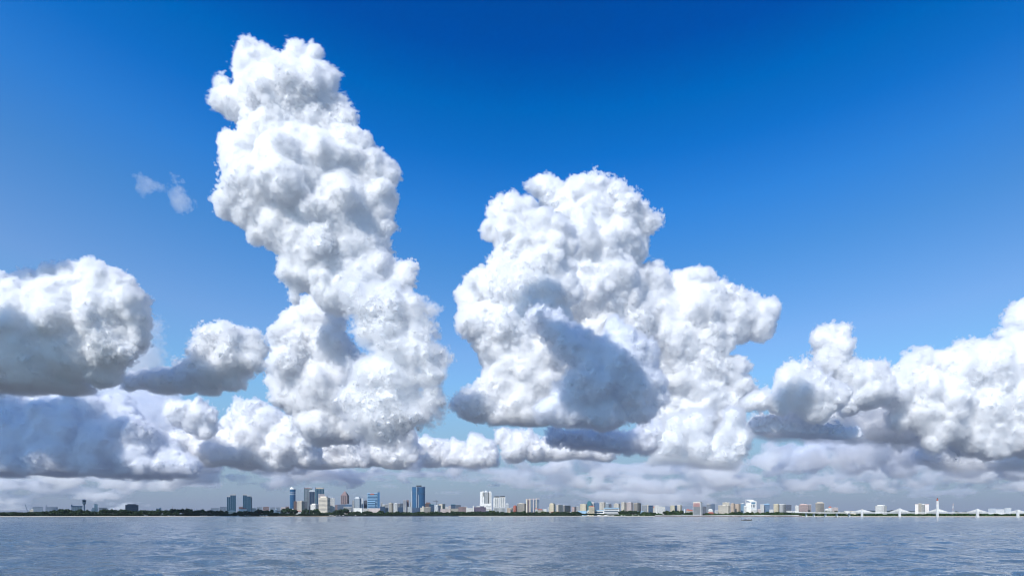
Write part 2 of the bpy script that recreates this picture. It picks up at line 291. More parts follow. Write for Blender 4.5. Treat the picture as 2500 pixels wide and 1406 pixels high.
cloud('cumulus_cloud', 'pale low cumulus lumps over the start of the bridge', 17000, [
 (2130,1095,22,0),(2160,1090,24,0),(2190,1095,22,0),(2100,1115,20,0),(2060,1120,22,0),(2150,1120,24,0),(2210,1120,24,0),(1920,1130,16,0),(1905,1145,14,0),(1990,1125,20,0),(2020,1140,20,0)], 37, grow=1.3, vox=2.2, soft=5, dens=0.05, flat=1152, core=None, amp=1.1)
cloud('cloud_wisp', 'two small thin torn wisps alone in the blue left of the tall tower', 9000, [
 (350,440,14,0),(368,446,12,0),(340,458,12,0),(395,455,8,0),(430,455,9,0),(440,480,14,0),(458,490,12,0),(450,505,10,0),(425,440,6,0)], 38, vox=1.3, soft=5.1, dens=0.014, core=None, amp=1.5, amp2=3.6, gens=2, kids=7)

cloud('cumulus_cloud', 'pale hazy cloud bank behind the low cream row and the peaked cumulus', 21000, [
 (380,1010,44,0),(420,1060,50,0),(360,1100,60,0),(480,1120,44,0),(560,1060,34,0),(640,1110,44,0),(720,1110,44,0),(780,1090,44,0),(860,1090,40,0),(930,1080,44,0),(1010,1110,32,0),(1090,1110,30,0),(1160,1110,30,0),(700,1040,30,0),(820,1050,40,0),(960,1040,30,0)], 41, vox=2.8, soft=4.2, dens=0.1, core=None, col=GR, flat=1160)
cloud('cumulus_cloud', 'hazy lavender cumulus bank low along the right third of the sky', 19500, [
 (1930,1120,28,0),(1990,1110,34,0),(2060,1080,38,0),(2120,1100,40,0),(2190,1090,40,0),(2260,1070,44,0),(2330,1080,44,0),(2400,1090,50,0),(2470,1090,50,0),(2540,1090,50,0),(2200,1130,36,0),(2350,1135,36,0),(2480,1140,36,0),(2080,1130,30,0),(1900,1150,20,0),(2100,1050,34,0),(2000,1075,30,0),(2230,1040,34,0)], 43, vox=2.8, soft=4.2, dens=0.1, core=None, col=GR, flat=1168)
cloud('cumulus_cloud', 'smooth pale cloud between the dark bank and the cream row at left', 15800, [
 (330,990,50,0),(380,960,34,0),(350,1050,60,0),(400,1030,40,0),(300,960,40,0),(260,960,30,0),(420,960,26,0)], 44, vox=2.5, soft=5.1, dens=0.04, core=None, col=GR)
cloud('cumulus_cloud', 'soft white cloud filling the dip between the knobbed tower and the right hand bank', 15000, [
 (2150,930,34,0),(2110,980,44,0),(2180,980,44,0),(2240,960,44,0),(2140,1040,44,0),(2210,1050,44,0),(2280,1040,44,0),(2080,1050,36,0),(2040,1020,36,0),(1980,1040,34,0),(1920,1010,30,0),(2340,1070,40,0)], 45, vox=2.4, soft=5, dens=0.06, core=16, amp=1.1)
if True:
    slab('distant_cumulus_field', 'far field of small grey puffs low over the left half of the skyline', 22500, -500, 1400, 1075, 1200, 80, 61, thr=.15, sc_=(4, 4, 2.2), dens=.055, vox=2.6, edge=.5, group='far fields of small puffs')
    slab('distant_cumulus_field', 'far field of small grey puffs low over the right half of the skyline', 23000, 1150, 3000, 1060, 1205, 80, 62, thr=.12, sc_=(4, 4, 2.2), dens=.055, vox=2.6, edge=.5, group='far fields of small puffs')
    slab('low_cloud_deck', 'lavender grey streaked cloud deck low over the left shore', 26000, -700, 760, 1130, 1246, 70, 55, thr=.3, sc_=(5, 4, 1.2), dens=.04, group='streaked cloud deck above the horizon')
    slab('low_cloud_deck', 'grey streaked cloud deck low over the city centre', 27000, 400, 1600, 1132, 1236, 70, 52, thr=.2, sc_=(6, 4, 1.2), dens=.04, group='streaked cloud deck above the horizon')
    slab('low_cloud_deck', 'grey streaked cloud deck low below the great cloud', 25500, 1150, 2200, 1105, 1236, 70, 53, thr=.2, sc_=(6, 4, 1.2), dens=.04, group='streaked cloud deck above the horizon')
    slab('low_cloud_deck', 'pale streaked cloud deck low behind the bridge', 27500, 1800, 3100, 1120, 1234, 70, 54, thr=.3, sc_=(5, 4, 1.2), dens=.03, group='streaked cloud deck above the horizon')
def shade(label, px, py, Y, rad, t, seed, wide=1.0, tall=1.0):
    """a cloud standing outside the picture, up the sun's ray from the place it shades"""
    q = P(px, py, Y)+sun_dir*t; Y2 = q.y; cx = 1250+q.x/Y2*F; cy_ = YH-(q.z-CH)/Y2*F; k = Y/Y2
    r = random.Random(seed); R = rad*k
    bl = [(cx+r.uniform(-1, 1)*R*.6*wide, cy_+r.uniform(-.5, .5)*R*tall, R*r.uniform(.16, .5), r.uniform(-.4, .4)*R) for _ in range(int(12+10*wide))]
    return cloud('cumulus_cloud', label, Y2, bl, seed, vox=R/26, gens=1, kids=10, core=0.02, vapour=False, amp=R/70, amp2=0)
shade('cloud high overhead shading the heart of the great cloud', 1465, 930, 9300, 125, 9500, 71, 1.1, .9)
shade('cloud high at left shading the belly of the dark bottomed cumulus', 100, 950, 8000, 80, 7500, 72, 1.9, .5)
shade('cloud far left shading the long low cloud bank', 150, 1095, 13500, 118, 9500, 73, 2.5, .6)
shade('cloud high at left shading the dark tail cloud', 380, 925, 9000, 45, 7500, 74, 1.8, .6)
shade('cloud high overhead shading the long flat dark base', 1490, 1078, 12000, 50, 10500, 75, 1.6, .4)
shade('cloud high at right shading the low flat blue grey cloud', 1960, 1080, 11500, 32, 10500, 76, 2.0, .4)
shade('small cloud overhead shading the left shore and the teal towers', 440, 1245, 2700, 170, 3600, 77, 1.4, .8)
# ------------------------------------------------------------------ materials
def mat(name, col, rough=0.8, metal=0.0, var=0.0, scale=0.3, spec=0.3):
    m = bpy.data.materials.new(name); m.use_nodes = True; t = m.node_tree; b = t.nodes['Principled BSDF']
    b.inputs['Base Color'].default_value = (*col, 1); b.inputs['Roughness'].default_value = rough
    b.inputs['Metallic'].default_value = metal; b.inputs['Specular IOR Level'].default_value = spec
    if var:
        tcn = t.nodes.new('ShaderNodeTexCoord'); nz = t.nodes.new('ShaderNodeTexNoise'); nz.inputs['Scale'].default_value = scale; nz.inputs['Detail'].default_value = 5
        t.links.new(tcn.outputs['Object'], nz.inputs['Vector'])
        r = t.nodes.new('ShaderNodeValToRGB'); r.color_ramp.elements[0].position = .3; r.color_ramp.elements[1].position = .7
        r.color_ramp.elements[0].color = (*[c*(1-var) for c in col], 1); r.color_ramp.elements[1].color = (*[min(1, c*(1+var)) for c in col], 1)
        t.links.new(nz.outputs[0], r.inputs[0]); t.links.new(r.outputs[0], b.inputs['Base Color'])
    return m
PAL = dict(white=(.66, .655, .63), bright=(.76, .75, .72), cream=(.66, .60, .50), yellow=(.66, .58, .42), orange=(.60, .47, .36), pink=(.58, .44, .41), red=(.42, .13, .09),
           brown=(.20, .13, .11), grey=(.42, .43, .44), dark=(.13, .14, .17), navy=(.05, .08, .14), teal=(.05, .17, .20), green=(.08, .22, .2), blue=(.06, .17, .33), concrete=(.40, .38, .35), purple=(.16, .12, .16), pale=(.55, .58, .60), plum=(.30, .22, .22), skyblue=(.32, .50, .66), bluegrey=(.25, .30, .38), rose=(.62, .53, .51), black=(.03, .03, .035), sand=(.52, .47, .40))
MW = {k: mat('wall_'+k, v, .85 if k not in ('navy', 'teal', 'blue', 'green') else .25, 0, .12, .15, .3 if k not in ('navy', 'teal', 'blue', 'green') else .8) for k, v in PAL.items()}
GLASS = {'d': mat('glass_dark', (.035, .05, .07), .15, 0, 0, 1, .6), 'b': mat('glass_blue', (.04, .13, .26), .12, .3, 0, 1, .8), 't': mat('glass_teal', (.015, .085, .15), .12, .3, 0, 1, .8),
         'g': mat('glass_grey', (.14, .17, .2), .2, 0, 0, 1, .6), 'r': mat('red_brown_screen', (.30, .07, .06), .7), 'w': mat('white_band', (.75, .75, .74), .6), 'l': mat('glass_light', (.13, .26, .38), .15, .3, 0, 1, .8), 'n': mat('glass_night_blue', (.02, .06, .12), .1, .3, 0, 1, .9)}

class MB:
    def __init__(s): s.v = []; s.f = []
    def box(s, x0, x1, y0, y1, z0, z1):
        b = len(s.v); s.v += [(x, y, z) for z in (z0, z1) for x, y in ((x0, y0), (x1, y0), (x1, y1), (x0, y1))]
        s.f += [tuple(b+i for i in f) for f in ((3, 2, 1, 0), (4, 5, 6, 7), (0, 1, 5, 4), (1, 2, 6, 5), (2, 3, 7, 6), (3, 0, 4, 7))]; return s
    def loft(s, rings, cap=True):
        b = len(s.v); n = len(rings[0])
        for r in rings: s.v += [tuple(p) for p in r]
        for k in range(len(rings)-1):
            for i in range(n):
                j = (i+1) % n; s.f.append((b+k*n+i, b+k*n+j, b+(k+1)*n+j, b+(k+1)*n+i))
        if cap: s.f.append(tuple(b+i for i in reversed(range(n)))); s.f.append(tuple(b+(len(rings)-1)*n+i for i in range(n)))
        return s
    def cyl(s, x, y, prof, n=16, sx=1, sy=1):
        return s.loft([[(x+r*sx*math.cos(2*math.pi*i/n), y+r*sy*math.sin(2*math.pi*i/n), z) for i in range(n)] for r, z in prof])
    def bar(s, a, b, r, n=6):
        a, b = Vector(a), Vector(b); d = (b-a).normalized(); u = d.cross(Vector((0, 0, 1))) if abs(d.z) < .95 else d.cross(Vector((1, 0, 0))); u.normalize(); w = d.cross(u)
        return s.loft([[tuple(p+(u*math.cos(2*math.pi*i/n)+w*math.sin(2*math.pi*i/n))*r) for i in range(n)] for p in (a, b)])
    def poly(s, pts, y0, y1):      # outline in x,z extruded along y
        b = len(s.v); n = len(pts); s.v += [(x, y0, z) for x, z in pts]+[(x, y1, z) for x, z in pts]
        s.f.append(tuple(b+i for i in range(n))); s.f.append(tuple(b+n+i for i in reversed(range(n))))
        for i in range(n): j = (i+1) % n; s.f.append((b+j, b+i, b+n+i, b+n+j))
        return s
    def build(s, name, m, parent=None, kind=None):
        me = bpy.data.meshes.new(name); me.from_pydata(s.v, [], s.f); me.update(); me.materials.append(m)
        o = bpy.data.objects.new(name, me); COL.objects.link(o)
        if parent: o.parent = parent
        if kind: o['kind'] = kind
        return o
def empty(name, loc, rz=0, label=None, cat=None, group=None):
    o = bpy.data.objects.new(name, None); COL.objects.link(o); o.location = loc; o.rotation_euler = (0, 0, rz); o.empty_display_size = 1
    return tag(o, label, cat, group)
def copy_tree(o, parent=None):
    c = o.copy(); COL.objects.link(c); c.parent = parent
    for ch in [q for q in TREE_KIDS[o.name]] if o.name in TREE_KIDS else []: copy_tree(ch, c)
    return c
TREE_KIDS = {}
rnd = random.Random(5)

# ------------------------------------------------------------------ shore line, land and sea
LAND_Z = 2.0
SH = [(-1500, 1500), (-300, 1600), (0, 1700), (300, 2050), (600, 2600), (760, 2800), (1000, 3000), (1250, 2950), (1400, 2760), (1600, 2350), (1750, 2020), (1900, 1850), (1990, 1750), (2100, 1680), (2300, 1600), (2500, 1560), (2900, 1500), (4000, 1400)]
def shore(px):
    for (a, ya), (b_, yb) in zip(SH, SH[1:]):
        if a <= px <= b_: return ya+(yb-ya)*(px-a)/(b_-a)
    return SH[0][1] if px < SH[0][0] else SH[-1][1]
def g(px, Y, z=LAND_Z): return Vector(((px-1250)/F*Y, Y, z))

def sheet(name, rows, m):
    me = bpy.data.meshes.new(name); nv = len(rows[0]); v = [tuple(p) for r in rows for p in r]
    f = [(k*nv+i, k*nv+i+1, (k+1)*nv+i+1, (k+1)*nv+i) for k in range(len(rows)-1) for i in range(nv-1)]
    me.from_pydata(v, [], f); me.update(); me.materials.append(m); o = bpy.data.objects.new(name, me); COL.objects.link(o); o['kind'] = 'structure'
    for p in me.polygons: p.use_smooth = True
    return o
land_m = mat('scrub_ground', (.09, .10, .05), .95, 0, .4, .01)
sand_m = mat('beach_sand', (.62, .54, .42), .95, 0, .12, .05)
xs_ = list(range(-700, 3201, 20))
wob = lambda px: shore(px)+9*math.sin(px*.031)+6*math.sin(px*.083+1)
sheet('beach', [[g(p, wob(p)+d, z) for p in xs_] for d, z in ((-25, -.6), (0, .0), (12, .6), (30, 1.3), (60, 1.9))], sand_m)
sheet('land', [[g(p, wob(p)+58, 1.82)for p in xs_], [g(p, wob(p)+62, LAND_Z-.03) for p in xs_], [g(p, shore(p)+2500, LAND_Z) for p in xs_], [g(p, 7300, LAND_Z) for p in xs_]], land_m)

# sea: a fan of real swell close by, small ripples as bump on top of it
wm = bpy.data.materials.new('sea_water'); wm.use_nodes = True; t = wm.node_tree; b = t.nodes['Principled BSDF']
b.inputs['Base Color'].default_value = (.095, .135, .165, 1); b.inputs['Roughness'].default_value = .06; b.inputs['IOR'].default_value = 1.55; b.inputs['Specular IOR Level'].default_value = .5
geo = t.nodes.new('ShaderNodeNewGeometry')
def bump(scale, vec, strength, dist, prev, detail=3, rough=.55):
    mp = t.nodes.new('ShaderNodeMapping'); mp.inputs['Scale'].default_value = vec; mp.inputs['Rotation'].default_value = (0, 0, rnd.uniform(-.25, .25)); t.links.new(geo.outputs['Position'], mp.inputs[0])
    nz = t.nodes.new('ShaderNodeTexNoise'); nz.inputs['Scale'].default_value = scale; nz.inputs['Detail'].default_value = detail; nz.inputs['Roughness'].default_value = rough
    t.links.new(mp.outputs[0], nz.inputs['Vector'])
    bm = t.nodes.new('ShaderNodeBump'); bm.inputs['Strength'].default_value = strength; bm.inputs['Distance'].default_value = dist; t.links.new(nz.outputs[0], bm.inputs['Height'])
    if prev: t.links.new(prev.outputs[0], bm.inputs['Normal'])
    return bm
p1 = bump(.12, (.8, 1.2, 1), 1, .62, None, 4)
p2 = bump(.7, (.8, 1.3, 1), 1, .36, p1, 3)
p3 = bump(4.0, (.8, 1.2, 1), 1, .05, p2, 2)
t.links.new(p3.outputs[0], b.inputs['Normal'])
sp = t.nodes.new('ShaderNodeSeparateXYZ'); t.links.new(geo.outputs['Position'], sp.inputs[0])    # ripples too small to model grow rougher in the open bay
mr = t.nodes.new('ShaderNodeMapRange'); mr.inputs['From Min'].default_value = 90; mr.inputs['From Max'].default_value = 900; mr.inputs['To Min'].default_value = .07; mr.inputs['To Max'].default_value = .11
t.links.new(sp.outputs[1], mr.inputs['Value']); t.links.new(mr.outputs[0], b.inputs['Roughness'])
R_ = [np.array([s_, c_]) for s_, c_ in ((.2, 1), (-.35, 1), (.6, 1), (-.05, 1), (-.8, .8), (1, .5), (.35, -1), (-.2, 1), (.1, 1))]
rr = np.random.default_rng(4); WV = [(float(l), R_[i % 9]/np.linalg.norm(R_[i % 9]), rr.uniform(0, 6.28), 0.010*l**.9) for i, l in enumerate([2.2, 2.9, 3.7, 4.6, 5.9, 7.3, 9.1, 12.3, 15.5, 2.5, 3.3, 6.6])]
ang = np.linspace(-.93, .93, 700); dist = np.concatenate([np.geomspace(14, 40, 60)[:-1], np.geomspace(40, 420, 900)[:-1], np.geomspace(420, 5200, 90)])
XX = np.tan(ang)[None, :]*dist[:, None]; YY = dist[:, None]*np.ones_like(ang)[None, :]; ZZ = np.zeros_like(XX)
for l, d, ph, a in WV:
    fade = np.clip(1-dist/ (l*75), 0, 1)[:, None]
    th = (XX*d[0]+YY*d[1])*2*math.pi/l+ph+1.3*np.sin(XX*.05+YY*.013+ph); ZZ += a*fade*np.sin(th)
def samp2(N2, a, b_):
    i = np.floor(a).astype(int); j = np.floor(b_).astype(int); f = a-i; g_ = b_-j; t_ = lambda p, q: N2[p % 128, q % 128]
    return (t_(i, j)*(1-f)+t_(i+1, j)*f)*(1-g_)+(t_(i, j+1)*(1-f)+t_(i+1, j+1)*f)*g_
cr_ = samp2(NZB[:, :, 5]+.4*NZ2[:, :, 9], XX/.30+3*np.sin(YY*.11), YY/.17)*.75+.55*samp2(NZ[:, :, 31], XX/1.7, YY/.9)
ZZ += np.clip(cr_-.85, 0, 1.6)*.08*np.clip(1.15-dist/260, 0, 1)[:, None]     # scattered steeper wavelets
me = bpy.data.meshes.new('sea'); nA = len(ang); nD = len(dist)
co_ = np.stack([XX, YY, ZZ], -1).reshape(-1, 3); me.vertices.add(len(co_)); me.vertices.foreach_set('co', co_.astype(np.float32).ravel())
ii = (np.arange(nD-1)[:, None]*nA+np.arange(nA-1)[None, :]).ravel(); q = np.stack([ii, ii+1, ii+1+nA, ii+nA], -1)
me.loops.add(q.size); me.loops.foreach_set('vertex_index', q.astype(np.int32).ravel()); me.polygons.add(len(q)); me.polygons.foreach_set('loop_start', np.arange(len(q), dtype=np.int32)*4)
me.update(calc_edges=True); me.polygons.foreach_set('use_smooth', np.ones(len(q), bool)); me.materials.append(wm)
sea = bpy.data.objects.new('sea', me); COL.objects.link(sea); sea['kind'] = 'structure'

# ------------------------------------------------------------------ buildings
def frame(px0, px1, Y, theta=0, xs=None):
    """width, depth, centre and rotation of a box whose outline runs px0..px1 and whose near corner stands at xs"""
    pc = (px0+px1)/2; al = math.atan((pc-1250)/F); ca = math.cos(al); u = Y/F*ca
    if xs is None: return (px1-px0)*u, None, pc, -al
    th = math.radians(theta or 35)
    if xs > pc or True: pass
    w = (xs-px0)*u/math.cos(th); d = (px1-xs)*u/math.sin(th)
    return w, d, pc, -th-al
def windows(mb, w, d, z0, z1, style, rows, cols, colsd, sides=True, e=.12):
    H = (z1-z0)/rows
    if style == 'band':
        for r in range(rows):
            a, b_ = z0+H*(r+.30), z0+H*(r+.85); mb.box(-w/2-e, w/2+e, -d/2-e, d/2+e, a, b_)
    elif style == 'grid':
        for r in range(rows):
            a, b_ = z0+H*(r+.25), z0+H*(r+.8)
            for c in range(cols):
                x = -w/2+w*(c+.5)/cols; mb.box(x-w/cols*.3, x+w/cols*.3, -d/2-e, -d/2+.4, a, b_)
            for c in range(colsd):
                y = -d/2+d*(c+.5)/colsd; mb.box(w/2-.4, w/2+e, y-d/colsd*.3, y+d/colsd*.3, a, b_)
    elif style == 'fins':
        for c in range(cols):
            x = -w/2+w*(c+.5)/cols; mb.box(x-w/cols*.32, x+w/cols*.32, -d/2-e, -d/2+.4, z0, z1)
        for c in range(colsd):
            y = -d/2+d*(c+.5)/colsd; mb.box(w/2-.4, w/2+e, y-d/colsd*.32, y+d/colsd*.32, z0, z1)
UNIT = {}
def part_box(name, m, root, x0, x1, y0, y1, z0, z1):
    """one window, strip or slab: a unit box shared by all of its kind, sized by its own scale"""
    k = (name, m.name)
    if k not in UNIT:
        mb = MB().box(-.5, .5, -.5, .5, -.5, .5); me = bpy.data.meshes.new(name); me.from_pydata(mb.v, [], mb.f); me.update(); me.materials.append(m); UNIT[k] = me
    o = bpy.data.objects.new(name, UNIT[k]); COL.objects.link(o); o.parent = root
    o.location = ((x0+x1)/2, (y0+y1)/2, (z0+z1)/2); o.scale = (x1-x0, y1-y0, z1-z0); return o
class Parts:
    def __init__(s, name, m, root): s.a = (name, m, root)
    def box(s, *b): part_box(*s.a, *b); return s
def tower(label, px0, px1, xs, ytop, Y, wall='white', style='grid', glass='d', roof='hut', name='apartment_block', cat='building', group='city buildings behind the far shore', rows=None, base=0):
    w, d, pc, rz = frame(px0, px1, Y, 35, xs)
    if d is None: d = max(12, min(w, 30))
    H = (YH-ytop)/F*Y+CH-LAND_Z
    c = g(pc, Y)
    root = empty(name, c, rz, label, cat, group)
    hh = H
    if roof in ('hut', 'tank', 'crown', 'step'): hh = H-max(2.2, H*.05)
    bigness = (px1-px0)
    MB().box(-w/2, w/2, -d/2, d/2, 0, hh).build('wall', MW[wall], root)
    rows = rows or max(1, min(22, round((YH-ytop)/2.6)))
    pxw = ((xs or px1)-px0); cols = max(2, round(pxw/2.6)); colsd = max(2, round(((px1-xs) if xs else 6)/2.6))
    z0 = 3.0 if H > 14 else .5
    if style == 'band' and bigness >= 14:
        h = (hh-.5-z0)/rows
        for r in range(rows):
            mb = MB(); mb.box(-w/2-.12, w/2+.12, -d/2-.12, d/2+.12, z0+h*(r+.3), z0+h*(r+.82)); mb.build('window_band', GLASS[glass], root)
    elif style == 'balcony':
        windows(Parts('glass_strip', GLASS[glass], root), w, d, z0, hh-.5, 'fins', rows, cols, colsd)
        h = (hh-.5-z0)/rows; mb = Parts('balcony', MW[wall], root)
        for r in range(rows): mb.box(-w/2-1.0, w/2+1.0, -d/2-1.0, d/2, z0+h*r, z0+h*r+h*.4)
    elif style == 'curtain':
        MB().box(-w/2-.2, w/2+.2, -d/2-.2, d/2+.2, 4, hh-1.5).build('glazing', GLASS[glass], root)
        h = (hh-6)/rows; mb = Parts('floor_band', MW['pale' if glass != 'n' else 'bluegrey'], root)
        for r in range(1, rows): mb.box(-w/2-.32, w/2+.32, -d/2-.32, d/2+.32, 4+h*r, 4+h*r+h*.16)
    elif style != 'none':
        windows(Parts({'fins': 'glass_strip', 'band': 'window_band'}.get(style, 'window'), GLASS[glass], root), w, d, z0, hh-.5, style, rows, cols, colsd)
    if roof in ('hut', 'tank', 'flat', 'step'):
        rg = lambda q, z: [(-w/2-q, -d/2-q, z), (w/2+q, -d/2-q, z), (w/2+q, d/2+q, z), (-w/2-q, d/2+q, z)]
        MB().loft([rg(.02, hh-.6), rg(.25, hh-.6), rg(.25, hh+.9), rg(-.35, hh+.9), rg(-.35, hh+.05)], False).build('parapet', MW[wall], root)
    hr = H-hh
    if roof == 'hut':
        k = rnd.uniform(-.15, .15); MB().box(w*(k-.18), w*(k+.18), -d*.2, d*.25, hh-.1, H).build('stair_hut', MW[wall], root)
    if roof == 'tank':
        for k in (-.25, .2): MB().cyl(w*k, 0, [(max(.9, w*.05), hh-.1), (max(.9, w*.05), H)], 10).build('water_tank', MW['dark'], root)
        MB().box(-w*.1, w*.12, -d*.2, d*.2, hh-.1, H-.5).build('stair_hut', MW[wall], root)
    if roof == 'step': MB().box(-w*.34, w*.34, -d*.34, d*.34, hh-.1, H+hr*.8).build('upper_storey', MW[wall], root)
    if roof == 'pitch':
        mb = MB(); r = min(4, H*.25)
        b0 = len(mb.v); mb.v += [(-w/2-.5, -d/2-.5, hh), (w/2+.5, -d/2-.5, hh), (w/2+.5, d/2+.5, hh), (-w/2-.5, d/2+.5, hh), (-w*.3, 0, hh+r), (w*.3, 0, hh+r)]
        mb.f += [(0, 1, 5, 4), (1, 2, 5), (2, 3, 4, 5), (3, 0, 4), (3, 2, 1, 0)]; mb.build('roof', MW[glass if glass in PAL else 'red'], root)
    return root, w, d, H
